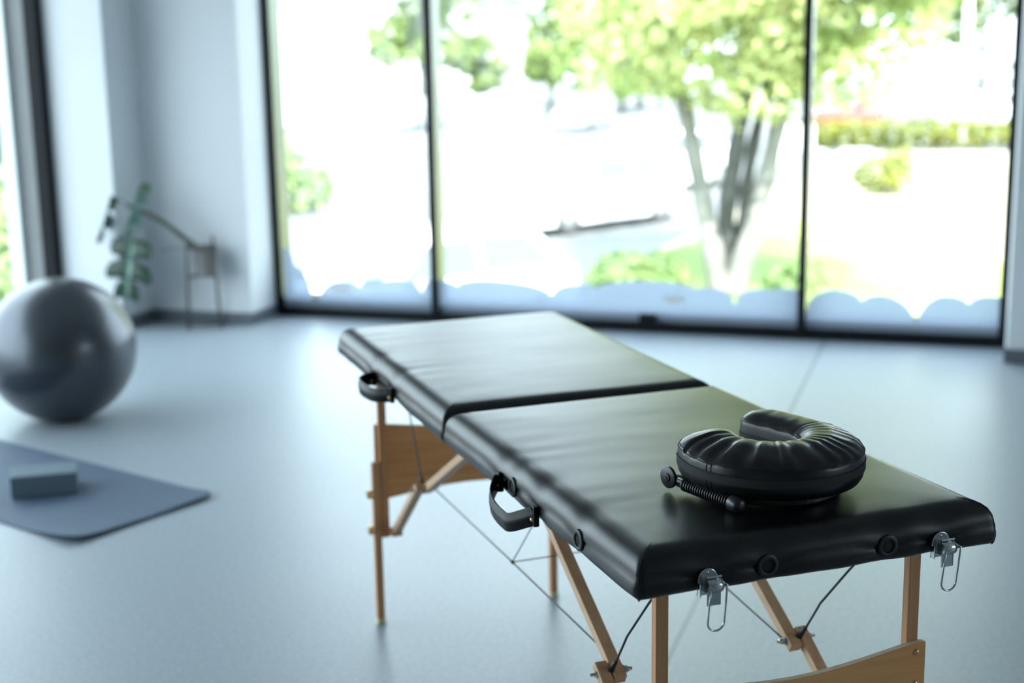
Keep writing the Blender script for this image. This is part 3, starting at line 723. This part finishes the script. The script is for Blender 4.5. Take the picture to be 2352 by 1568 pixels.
# ------------------------------------------------------------------ exercise ball
RB = 0.310; bl = (0.20, -2.36)
V = []; F = []; nu, nv = 64, 40
for j in range(nv+1):
    th = PI*j/nv
    for i in range(nu):
        ph = 2*PI*i/nu; z = -math.cos(th); r = math.sin(th)
        zz = max(z, -0.975) if z < -0.9 else z
        k = 1 + 0.0016*math.sin(z*60) * (1 if abs(z) < 0.9 else 0)
        V.append((RB*1.012*r*k*math.cos(ph), RB*1.012*r*k*math.sin(ph), RB*0.99*zz))
for j in range(nv):
    for i in range(nu): q = j*nu; F.append((q+i, q+(i+1) % nu, q+nu+(i+1) % nu, q+nu+i))
ball = obj('exercise_ball', V, F, ball_mat, None, True, (bl[0], bl[1], RB*0.99*0.975))
bm = bmesh.new(); bm.from_mesh(ball.data); bmesh.ops.remove_doubles(bm, verts=bm.verts, dist=1e-5); bmesh.ops.recalc_face_normals(bm, faces=bm.faces); bm.to_mesh(ball.data); bm.free()
tag(ball, 'large silver-grey exercise ball on the floor by the left window', 'exercise ball')
m = MB(); m.lathe([(0.0, 0.004), (0.010, 0.004), (0.013, 0.001), (0.013, -0.004)], 16, 'z'); pl = m.build('valve_plug', rubber, ball, smooth=True); pl.location = (-0.12, 0.08, RB*0.99*0.885)
pl.rotation_euler = Vector((-0.12, 0.08, 0.28)).to_track_quat('Z', 'Y').to_euler()

# ------------------------------------------------------------------ yoga mat and block
yo = (1.180, -3.735); ang = math.radians(161.0)
MWD, MLN, MTH = 0.60, 1.75, 0.006
V = []; F = []; nl, nw = 70, 24; rc = 0.035
def mpt(i, j):
    x = MLN*i/nl; y = MWD*j/nw
    x0 = 0
    if y < rc: x0 = rc - math.sqrt(max(0, rc*rc-(rc-y)**2))
    if y > MWD-rc: x0 = max(x0, rc - math.sqrt(max(0, rc*rc-(y-MWD+rc)**2)))
    x = x0 + (MLN-x0)*i/nl
    lift = 0.010*math.exp(-(x/0.10)**2)*(0.4+0.6*abs(2*y/MWD-1)) + 0.012*math.exp(-(((y)/0.06)**2))*math.exp(-((x-0.06)/0.14)**2)
    return x, -y, lift
for top in (1, 0):
    for i in range(nl+1):
        for j in range(nw+1):
            x, y, lf = mpt(i, j); V.append((x, -y, lf + (MTH if top else 0)))
nn = (nl+1)*(nw+1)
for i in range(nl):
    for j in range(nw):
        q = i*(nw+1)+j; F.append((q, q+nw+1, q+nw+2, q+1)); F.append((nn+q, nn+q+1, nn+q+nw+2, nn+q+nw+1))
def edge(a, b_): F.append((a, b_, nn+b_, nn+a))
for i in range(nl):
    edge(i*(nw+1), (i+1)*(nw+1)); edge((i+1)*(nw+1)+nw, i*(nw+1)+nw)
for j in range(nw):
    edge(j+1, j); edge(nl*(nw+1)+j, nl*(nw+1)+j+1)
V = [(x, -y, z) for x, y, z in V]     # width runs to the right-hand side of the length axis
ym = obj('yoga_mat', V, F, mat_mat, None, True, (yo[0], yo[1], 0.0)); ym.rotation_euler = (0, 0, ang)
bm = bmesh.new(); bm.from_mesh(ym.data); bmesh.ops.recalc_face_normals(bm, faces=bm.faces); bm.to_mesh(ym.data); bm.free(); smooth_angle(ym, 0.8)
tag(ym, 'dark blue-grey yoga mat unrolled on the floor at the left', 'yoga mat')
bk = boxobj('yoga_block', (0, 0, 0), (0.226, 0.150, 0.078), block_mat, bevel=0.005); bk.location = (0.700, -3.401, MTH+0.0005); bk.rotation_euler = (0, 0, math.radians(33.0))
tag(bk, 'blue-grey foam yoga block lying on the mat', 'yoga block')

# ------------------------------------------------------------------ plant stand, pot and monstera
ps = empty('plant_stand', (-0.235, -0.412, 0)); tag(ps, 'thin bronze wire plant stand in the wall corner', 'plant stand')
feet = [(-0.05, -0.098), (0.112, -0.022), (-0.112, -0.004), (0.045, 0.080)]
for (x, y) in feet:
    m = MB(); m.tube([(x, y, 0.0), (x*0.80, y*0.80, 0.515)], 0.0055, 8); m.build('leg', steel_thin, ps, smooth=True)
for z, k, nm in ((0.452, 0.82, 'top_ring'), (0.030, 0.985, 'bottom_ring')):
    m = MB(); m.tube([(0.108*k*math.cos(a), 0.092*k*math.sin(a)-0.008, z) for a in [2*PI*q/28 for q in range(28)]], 0.0045, 8, closed=True); m.build(nm, steel_thin, ps, smooth=True)
m = MB()
for (a, b_) in ((0, 3), (1, 2)):
    pa_, pb = feet[a], feet[b_]; m.tube([(pa_[0]*0.88, pa_[1]*0.88, 0.292), (pb[0]*0.88, pb[1]*0.88, 0.292)], 0.0045, 8)
m.build('cross_brace', steel_thin, ps, smooth=True)
plant = empty('potted_monstera', (-0.215, -0.410, 0.2975)); tag(plant, 'monstera in a taupe pot leaning left out of its wire stand', 'potted plant')
m = MB(); m.lathe([(0.0, 0.0), (0.050, 0.0), (0.055, 0.004), (0.070, 0.155), (0.073, 0.160), (0.070, 0.163), (0.064, 0.158), (0.060, 0.135), (0.0, 0.135)], 32); m.build('pot', pot_mat, plant, autosm=0.7)
m = MB(); m.lathe([(0.061, 0.128), (0.058, 0.142), (0.03, 0.147), (0.0, 0.148)], 24); m.build('soil', soil, plant, smooth=True)
O = Vector((-0.215, -0.410, 0.2975))
def rel(p): return Vector(p) - O
stem = bez([rel((-0.235, -0.425, 0.44)), rel((-0.31, -0.46, 0.51)), rel((-0.40, -0.51, 0.60)), rel((-0.50, -0.56, 0.665)), rel((-0.575, -0.595, 0.705))], 8)
m = MB(); m.tube(stem, [0.017 - 0.005*k/(len(stem)-1) for k in range(len(stem))], 10); m.build('stem', stem_mat, plant, smooth=True)
def mon_leaf(base, tip, normal, width, mat, label=None, slits=5, fold=0.25, peti=None):
    base = rel(base); tip = rel(tip); ax = tip-base; Ln = ax.length; ax.normalize()
    nrm = Vector(normal); nrm = (nrm - ax*nrm.dot(ax)).normalized(); sdx = ax.cross(nrm)
    V = []; F = []; FM = []; NQ = 10; nl_ = max(1, int(slits))
    def half_w(t): return width/2*(math.sin(PI*min(1, (t*0.84+0.16)))**0.7)
    def P3(x, y): return base + ax*y + sdx*x + nrm*(fold*abs(x) - 0.9*x*x/width*0.35 - 0.12*Ln*(y/Ln-0.35)**2)
    for sg in (-1, 1):
        for l in range(nl_):
            t0, t1 = l/nl_, (l+1)/nl_; tc = (t0+t1)/2; hw_ = half_w(tc)
            # one lobe: joined to its neighbours along the midrib, free and drooping further out
            q0 = len(V)
            for q in range(NQ+1):
                z = q/NQ; gap = 0.0 if z < 0.22 else min(1, (z-0.22)/0.2)*0.13
                h = (t1-t0)/2*(1-gap)*(1.0 if z < 0.7 else math.sqrt(max(0.0, 1-((z-0.7)/0.3)**2)))
                yc = tc + 0.16*z*z - 0.05*z + (-0.10*z if l == 0 else 0)
                for e in (-1, -0.5, 0, 0.5, 1): V.append(P3(sg*z*hw_, (yc+e*h)*Ln))
            for q in range(NQ):
                for e in range(4):
                    a_ = q0+q*5+e; F.append((a_, a_+1, a_+6, a_+5) if sg < 0 else (a_, a_+5, a_+6, a_+1)); FM.append(1 if q < 1 and mat is leaf_mon else 0)  # innermost strip is paler: midrib tone with the leaf's sheen painted in
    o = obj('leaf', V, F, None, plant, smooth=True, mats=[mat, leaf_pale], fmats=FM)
    sm = o.modifiers.new('thick', 'SOLIDIFY'); sm.thickness = 0.0009
    if label: o['label'] = label
    if peti:
        m = MB(); m.tube(bez([rel(p) for p in peti], 8), 0.0035, 8); m.build('petiole', leaf_young if False else stem_mat, o, smooth=True)
    return o
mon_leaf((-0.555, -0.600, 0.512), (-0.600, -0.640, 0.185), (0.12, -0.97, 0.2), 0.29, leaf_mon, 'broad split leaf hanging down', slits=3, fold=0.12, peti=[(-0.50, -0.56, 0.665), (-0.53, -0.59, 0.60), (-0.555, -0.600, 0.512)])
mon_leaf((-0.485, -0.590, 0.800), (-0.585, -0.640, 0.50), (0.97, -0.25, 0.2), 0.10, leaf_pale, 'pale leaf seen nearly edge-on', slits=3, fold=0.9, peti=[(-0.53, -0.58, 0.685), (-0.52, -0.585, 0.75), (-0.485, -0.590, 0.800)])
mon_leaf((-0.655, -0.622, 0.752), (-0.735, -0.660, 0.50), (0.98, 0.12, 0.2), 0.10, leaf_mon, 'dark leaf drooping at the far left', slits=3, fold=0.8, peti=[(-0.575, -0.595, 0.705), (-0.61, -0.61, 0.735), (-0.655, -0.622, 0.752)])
mon_leaf((-0.478, -0.575, 0.765), (-0.462, -0.560, 0.825), (0.6, -0.7, 0.3), 0.06, leaf_young, 'small fresh green leaf', slits=0.5, fold=0.4)
m = MB(); m.tube(bez([rel((-0.25, -0.42, 0.445)), rel((-0.34, -0.46, 0.455)), rel((-0.44, -0.50, 0.44))], 8), 0.0022, 6); m.build('aerial_root', stem_mat, plant, smooth=True)

# ------------------------------------------------------------------ outdoors
GZ = -2.1
m = MB(); m.box((-120, 0.2, GZ-0.3), (90, 140, GZ)); m.box((-120, -40, GZ-0.3), (-1.33, 0.2, GZ)); struct(m.build('ground_paving', paving))
def slab(name, poly, mat, z0, z1, kind='structure'):
    m = MB(); m.prism(poly, 'z', z0, z1); o = m.build(name, mat); o['kind'] = kind; return o
slab('ground_dry_verge', [(-1.3, 9.0), (-1.5, 15.5), (-0.9, 24), (-0.2, 40.5), (30, 43), (30, 9)], sandy, GZ, GZ+0.04)
g = slab('lawn', [(-0.9, 9.3), (-1.2, 16.6), (0.2, 22.5), (2.6, 17.0), (12, 14.2), (12, 9.0)], grass, GZ+0.02, GZ+0.08, 'stuff'); tag(g, 'short green lawn under the tree outside', 'lawn')

def leaf_cloud(centres, n, size, seed, ground=False):
    """n leaf quads scattered in a set of ellipsoids (cx,cy,cz,rx,ry,rz), mostly near their skins"""
    rnd = random.Random(seed); V = []; F = []
    wts = [c[3]*c[4]*c[5] for c in centres]
    for k in range(n):
        c = rnd.choices(centres, wts)[0]
        while True:
            d = Vector((rnd.uniform(-1, 1), rnd.uniform(-1, 1), rnd.uniform(-1, 1)))
            if 0.05 < d.length < 1: break
        d = d.normalized() * (d.length**0.45)
        p = Vector((c[0]+d.x*c[3], c[1]+d.y*c[4], c[2]+d.z*c[5]))
        if ground and p.z < size*1.4: p.z = size*1.4 + abs(p.z)*0.1
        nr = (d + Vector((rnd.uniform(-1, 1), rnd.uniform(-1, 1), rnd.uniform(-0.3, 1.2)))*0.8).normalized()
        t = nr.orthogonal().normalized(); t.rotate(Matrix.Rotation(rnd.uniform(0, 2*PI), 3, nr)); b2 = nr.cross(t)
        s = size*rnd.uniform(0.6, 1.3); q = len(V)
        V += [p - t*s, p + b2*s*0.45 + nr*s*0.1, p + t*s, p - b2*s*0.45 + nr*s*0.1]; F.append((q, q+1, q+2, q+3))
    return V, F
def crown_blobs(cx, cy, cz, rx, ry, rz, n, br, seed):
    rnd = random.Random(seed); out = []
    for k in range(n):
        while True:
            d = Vector((rnd.uniform(-1, 1), rnd.uniform(-1, 1), rnd.uniform(-1, 1)))
            if d.length < 1: break
        d = d.normalized()*d.length**0.5
        r = br*rnd.uniform(0.6, 1.25); out.append((cx+d.x*rx, cy+d.y*ry, cz+d.z*rz, r, r, r*0.75))
    return out
# the big tree
tr_ = empty('tree', (0.60, 12.6, GZ+0.08)); tag(tr_, 'leafy tree with several pale forked trunks on the lawn outside', 'tree')
T0 = Vector((0.60, 12.6, GZ+0.08))
def trunk(pts, r0, r1, mat, nm='trunk'):
    pp = bez([Vector(p)-T0 for p in pts], 6); n = len(pp); m = MB()
    m.tube(pp, [r0+(r1-r0)*k/(n-1) + 0.012*math.sin(k*1.7) for k in range(n)], 12); m.build(nm, mat, tr_, smooth=True)
trunk([(0.52, 12.6, GZ+0.08), (0.36, 12.58, -1.1), (0.15, 12.5, 0.0), (-0.05, 12.4, 1.0), (-0.4, 12.2, 2.4)], 0.17, 0.09, bark)
trunk([(0.70, 12.6, GZ+0.08), (0.95, 12.65, -1.2), (1.15, 12.7, -0.3), (1.40, 12.8, 0.9), (1.9, 12.9, 2.6)], 0.18, 0.09, bark)
trunk([(0.58, 12.95, GZ+0.08), (0.55, 12.9, -1.0), (0.68, 12.85, 0.0), (0.85, 12.8, 1.2), (0.9, 12.7, 3.2)], 0.15, 0.10, bark_dark)
trunk([(0.72, 13.0, GZ+0.08), (0.80, 12.95, -0.9), (0.92, 12.95, 0.1), (1.2, 13.0, 1.4), (1.4, 13.1, 3.0)], 0.11, 0.07, bark_dark)
cb = crown_blobs(1.0, 12.6, 3.2, 2.2, 2.2, 2.3, 44, 0.85, 5) + crown_blobs(1.9, 12.8, 6.0, 1.6, 1.8, 2.0, 32, 0.85, 6)
cb += [(-0.9, 12.3, 1.25, 0.75, 0.8, 0.5), (0.2, 12.0, 1.2, 0.8, 0.8, 0.55), (1.05, 11.9, 0.95, 0.75, 0.7, 0.55), (0.75, 12.0, 0.65, 0.4, 0.4, 0.3), (2.2, 12.2, 1.2, 0.8, 0.8, 0.6), (2.9, 12.6, 1.9, 0.7, 0.8, 0.7), (-1.3, 12.5, 2.1, 0.6, 0.7, 0.6), (1.55, 11.8, 1.7, 0.9, 0.8, 0.7), (-0.2, 11.8, 2.0, 0.9, 0.8, 0.8), (2.6, 12.3, 2.7, 0.85, 0.8, 0.8), (3.1, 12.6, 3.3, 0.8, 0.8, 0.8), (2.5, 12.1, 1.9, 0.8, 0.7, 0.6), (3.2, 12.4, 2.4, 0.7, 0.7, 0.6), (1.9, 12.0, 2.3, 0.8, 0.8, 0.7), (2.9, 12.0, 1.5, 0.6, 0.6, 0.5)]
V, F = leaf_cloud(cb, 21500, 0.115, 3)
o = obj('crown', [v-T0 for v in V], F, leaf_tree, tr_)

def shrub(name, label, cat, x, y, z, blobs, n, size, mat, seed, stem_r=0.05, group=None):
    e = empty(name, (x, y, z)); tag(e, label, cat, group or 'bushes outside the windows')
    V, F = leaf_cloud(blobs, n, size, seed, True); obj('foliage', V, F, mat, e)
    top = max(b[2] for b in blobs); m = MB(); m.tube([(0, 0, 0), (0, 0, top)], stem_r, 8); m.build('trunk', bark_dark, e, smooth=True)
    return e
shrub('bush', 'bright green bush just left of the tree trunks', 'bush', -0.75, 12.0, GZ+0.09, [(0, 0, 0.33, 0.45, 0.45, 0.38), (0.5, 0.3, 0.3, 0.42, 0.4, 0.36), (-0.35, 0.2, 0.2, 0.3, 0.35, 0.25)], 900, 0.085, leaf_bush, 21, 0.03)
shrub('bush', 'green bush by the kerb behind the narrow left pane', 'bush', -10.6, 21.6, GZ, [(0, 0, 0.6, 0.9, 0.7, 0.75), (-0.7, 0.2, 1.1, 0.7, 0.6, 0.9)], 900, 0.13, leaf_bush, 22, 0.04)
shrub('bush', 'small olive bush on the dry ground right of the tree', 'bush', 1.95, 27.2, GZ+0.04, [(0, 0, 0.45, 0.75, 0.6, 0.5), (0.3, 0, 0.8, 0.4, 0.4, 0.35)], 700, 0.10, leaf_hedge, 23, 0.03)
shrub('bush', 'low green bush on the lawn just right of the tree trunks', 'bush', 1.75, 11.6, GZ+0.09, [(0, 0, 0.3, 0.5, 0.4, 0.35)], 500, 0.08, leaf_bush, 24, 0.03)
# hedge
he = empty('hedge', (2.5, 42.4, GZ)); tag(he, 'long trimmed yellow-green hedge along the road', 'hedge')
bl_ = [(-4.4 + 0.55*k, 0.15*k/4-0.5, 0.55, 0.5, 0.45, 0.55) for k in range(20)]
V, F = leaf_cloud(bl_, 3600, 0.13, 31); obj('foliage', V, F, leaf_hedge, he)
for k in range(10):
    m = MB(); m.tube([(-4.2+1.1*k, 0.04*k-0.5, 0), (-4.2+1.1*k, 0.04*k-0.5, 0.6)], 0.04, 6); m.build('stem', bark_dark, he)
# far trees
def far_tree(x, y, h, r, label, seed, n=2600):
    e = empty('tree', (x, y, GZ)); tag(e, label, 'tree', 'distant trees outside')
    V, F = leaf_cloud(crown_blobs(0, 0, h*0.62, r, r, h*0.34, 22, r*0.5, seed), n, 0.30, seed+1); obj('crown', V, F, leaf_far, e)
    m = MB(); m.tube([(0, 0, 0), (0.1, 0, h*0.3), (0, 0.1, h*0.7)], [0.20, 0.16, 0.10], 10); m.build('trunk', bark, e, smooth=True)
far_tree(-22.5, 60, 9.5, 2.6, 'distant tree behind the parked cars, left of the first mullion', 41)
far_tree(-20.0, 80, 7.4, 3.0, 'low distant tree right of the first mullion', 42)
far_tree(-14.0, 72, 7.5, 3.0, 'distant tree beside the big tree crown', 43)
far_tree(4.2, 66, 9.0, 3.2, 'distant tree behind the lamp post at the right', 44)
far_tree(8.6, 62, 8.0, 2.8, 'distant tree at the far right of the right pane', 45)
far_tree(-21.3, 66, 4.4, 1.15, 'small distant tree over the far cars, first right of the first mullion', 61, 700)
far_tree(-17.4, 65.5, 4.0, 1.15, 'small distant tree over the far cars, second right of the first mullion', 62, 700)
far_tree(-13.6, 66, 4.5, 1.15, 'small distant tree over the far cars, third right of the first mullion', 63, 700)
# pale building far left
e = empty('building', (-33, 78, GZ)); tag(e, 'white low building across the road at the far left', 'building')
m = MB(); m.box((-14, -5, 0), (9, 5, 6.5)); m.build('walls', ext_white, e)
m = MB(); m.box((-14.4, -5.4, 6.5), (9.4, 5.4, 6.9)); m.build('roof', concrete, e)
for k in range(5):
    m = MB(); m.box((-12.5+4.3*k, -5.05, 1.2), (-10.2+4.3*k, -4.98, 3.4)); m.build('shutter', ext_white, e)
# lamp post, utility cabinet, low wall
e = empty('lamp_post', (3.62, 44.0, GZ)); tag(e, 'white lamp post standing behind the hedge at the right', 'lamp post')
m = MB(); m.lathe([(0.16, 0), (0.16, 0.5), (0.12, 0.6), (0.09, 8.5)], 16); m.build('pole', ext_white, e, smooth=True)
m = MB(); m.tube([(0, 0, 8.4), (-0.3, -0.3, 8.7), (-1.2, -1.0, 8.8)], 0.05, 8); m.build('arm', ext_white, e, smooth=True)
m = MB(); m.box((-1.7, -1.35, 8.7), (-1.1, -0.85, 8.85)); m.build('lamp_head', ext_white, e, bevel=0.03)
e = empty('utility_cabinet', (-0.8, 33.5, GZ+0.04)); tag(e, 'white utility cabinet beyond the right-hand trunk', 'cabinet')
m = MB(); m.box((-0.45, -0.3, 0.1), (0.45, 0.3, 1.25)); m.build('body', ext_white, e, bevel=0.02)
m = MB(); m.box((-0.5, -0.35, 0.0), (0.5, 0.35, 0.1)); m.build('plinth', concrete, e)
m = MB(); m.box((-0.02, -0.32, 0.15), (0.02, -0.30, 1.2)); m.build('door_gap', concrete, e)
for k, (x, y, wd, lb) in enumerate([(-0.2, 31.0, 0.9, 'grey concrete block behind the second mullion'), (1.0, 31.4, 0.8, 'grey concrete block left of the olive bush')]):
    o = boxobj('concrete_block', (-wd/2, -0.3, 0), (wd/2, 0.3, 0.75), concrete, bevel=0.03); o.location = (x, y, GZ+0.04); tag(o, lb, 'concrete block', 'concrete blocks on the dry ground')

# cars
def car(x, y, rz, paint, label, Ln=4.2, Wd=1.75, H=1.48, group=None):
    e = empty('car', (x, y, GZ), rz); tag(e, label, 'car', group or 'parked cars outside')
    prof = [(-0.50, 0.22, 0.62), (-0.495, 0.30, 0.86), (-0.44, 0.55, 0.95), (-0.30, 0.62, 0.98), (-0.22, 0.64, 0.99), (0.0, 0.65, 1.0), (0.25, 0.66, 1.0), (0.42, 0.67, 0.97), (0.49, 0.60, 0.90), (0.50, 0.30, 0.80)]
    V = []; F = []; rows = len(prof); ys = [-1, -0.96, -0.5, 0, 0.5, 0.96, 1]
    for (fx, zt, wf) in prof:
        for q in ys: V.append((fx*Ln, q*Wd/2*wf, H*zt*(1 if abs(q) < 0.9 else 0.96 if abs(q) < 0.99 else 0.80)))
        for q in ys[::-1]: V.append((fx*Ln, q*Wd/2*wf*(0.97), 0.20))
    k = len(ys)*2
    for i in range(rows-1):
        for q in range(k): F.append((i*k+q, i*k+(q+1) % k, (i+1)*k+(q+1) % k, (i+1)*k+q))
    F.append(tuple(range(k))); F.append(tuple((rows-1)*k+q for q in range(k)))
    m = MB(); m.add(V, F); m.build('body', paint, e, autosm=0.8)
    cab = [(-0.24, 0.64, 0.93), (-0.10, 0.95, 0.80), (0.02, 1.0, 0.76), (0.25, 0.985, 0.76), (0.36, 0.92, 0.78), (0.46, 0.66, 0.88)]
    V = []; F = []
    for (fx, zt, wf) in cab:
        for q in (-1, -0.9, 0, 0.9, 1): V.append((fx*Ln, q*Wd/2*wf, H*zt - (0.0 if abs(q) < 0.95 else 0.05*H*(zt-0.6)*2)))
        for q in (1, -1): V.append((fx*Ln, q*Wd/2*0.95, H*0.63))
    k = 7
    for i in range(len(cab)-1):
        for q in range(k): F.append((i*k+q, i*k+(q+1) % k, (i+1)*k+(q+1) % k, (i+1)*k+q))
    F.append(tuple(range(k))); F.append(tuple((len(cab)-1)*k+q for q in range(k)))
    m = MB(); m.add(V, F); m.build('cabin', paint, e, autosm=0.8)
    def glass(nm, pts):
        c = sum((Vector(p) for p in pts), Vector())/len(pts); nrm = (Vector(pts[1])-Vector(pts[0])).cross(Vector(pts[2])-Vector(pts[0])).normalized()
        if nrm.dot(c - Vector((0, 0, H*0.5))) < 0: nrm = -nrm
        vs = [Vector(p)+nrm*0.02 for p in pts] + [Vector(p)-nrm*0.01 for p in pts]; n = len(pts)
        m = MB(); m.add(vs, [tuple(range(n)), tuple(range(2*n-1, n-1, -1))] + [(i, (i+1) % n, (i+1) % n+n, i+n) for i in range(n)]); m.build(nm, car_glass, e)
    for sg in (-1, 1):
        yb, yt = sg*Wd/2*0.935, sg*Wd/2*0.775
        glass('side_window', [(-0.17*Ln, yb, H*0.68), (0.10*Ln, yb, H*0.68), (0.10*Ln, yt, H*0.94), (-0.06*Ln, yt, H*0.93)])
        glass('side_window', [(0.13*Ln, yb, H*0.68), (0.36*Ln, yb, H*0.69), (0.30*Ln, yt, H*0.92), (0.13*Ln, yt, H*0.94)])
    glass('windscreen', [(-0.225*Ln, -Wd*0.40, H*0.67), (-0.225*Ln, Wd*0.40, H*0.67), (-0.11*Ln, Wd*0.35, H*0.92), (-0.11*Ln, -Wd*0.35, H*0.92)])
    glass('rear_window', [(0.445*Ln, -Wd*0.38, H*0.70), (0.445*Ln, Wd*0.38, H*0.70), (0.375*Ln, Wd*0.34, H*0.89), (0.375*Ln, -Wd*0.34, H*0.89)])
    for fx in (-0.32, 0.31):
        for sg in (-1, 1):
            y0 = sg*Wd/2*0.99
            m = MB(); m.lathe([(0.0, -sg*0.2), (0.27, -sg*0.2), (0.315, -sg*0.16), (0.315, -sg*0.03), (0.29, 0.0), (0.20, 0.0), (0.20, -sg*0.02), (0.0, -sg*0.02)], 24, 'y', (fx*Ln, y0, 0.315)); wo = m.build('wheel', tyre, e, autosm=0.6)
            m = MB(); m.lathe([(0.0, sg*0.008), (0.06, sg*0.006), (0.18, -sg*0.002), (0.195, -sg*0.012)], 20, 'y', (fx*Ln, y0, 0.315)); m.build('rim', rim, wo, smooth=True)
    for sg in (-1, 1):
        m = MB(); m.box((0.478*Ln, sg*Wd*0.34-0.12, H*0.48), (0.502*Ln, sg*Wd*0.34+0.12, H*0.60)); m.build('tail_lamp', lamp_red, e, bevel=0.02)
        m = MB(); m.box((-0.502*Ln, sg*Wd*0.33-0.13, H*0.37), (-0.47*Ln, sg*Wd*0.33+0.13, H*0.46)); m.build('headlamp', car_glass, e, bevel=0.02)
    return e
car(-2.55, 8.4, math.radians(58), car_white, 'white hatchback parked closest, behind the first mullion')
car(-3.55, 20.6, math.radians(60), car_white, 'white car parked in the middle distance left of the tree')
car(-3.6, 28.0, math.radians(62), car_white, 'white car parked half behind the left tree trunk')
car(-25.2, 53.0, math.radians(5), car_white, 'white van-like car far off in the narrow left pane', H=1.75, Wd=1.8)
car(-20.0, 52.8, math.radians(85), car_grey, 'grey car far off just left of the first mullion')
car(-16.4, 52.8, math.radians(85), car_white, 'white car far off just right of the first mullion')
car(-12.3, 53.2, math.radians(88), car_grey, 'grey car far off left of the big tree crown')
car(-1.0, 54.5, math.radians(72), car_red, 'red car far off behind the hedge')
car(4.6, 55.0, math.radians(4), car_white, 'white car far off left of the lamp post')

# greenery outside the left window
shrub('bush', 'tall dark green shrub outside the left wall window', 'bush', -6.1, 5.6, GZ, [(0, 0, 1.1, 0.8, 0.8, 0.9), (-0.5, 0.9, 1.3, 0.8, 0.9, 0.9), (0.4, -0.5, 0.8, 0.6, 0.6, 0.7)], 2600, 0.09, leaf_bush, 51, 0.05)
far_tree(-9.2, 9.0, 6.2, 2.0, 'tree beyond the left wall window', 52, 1800)
SC.frame_set(1)
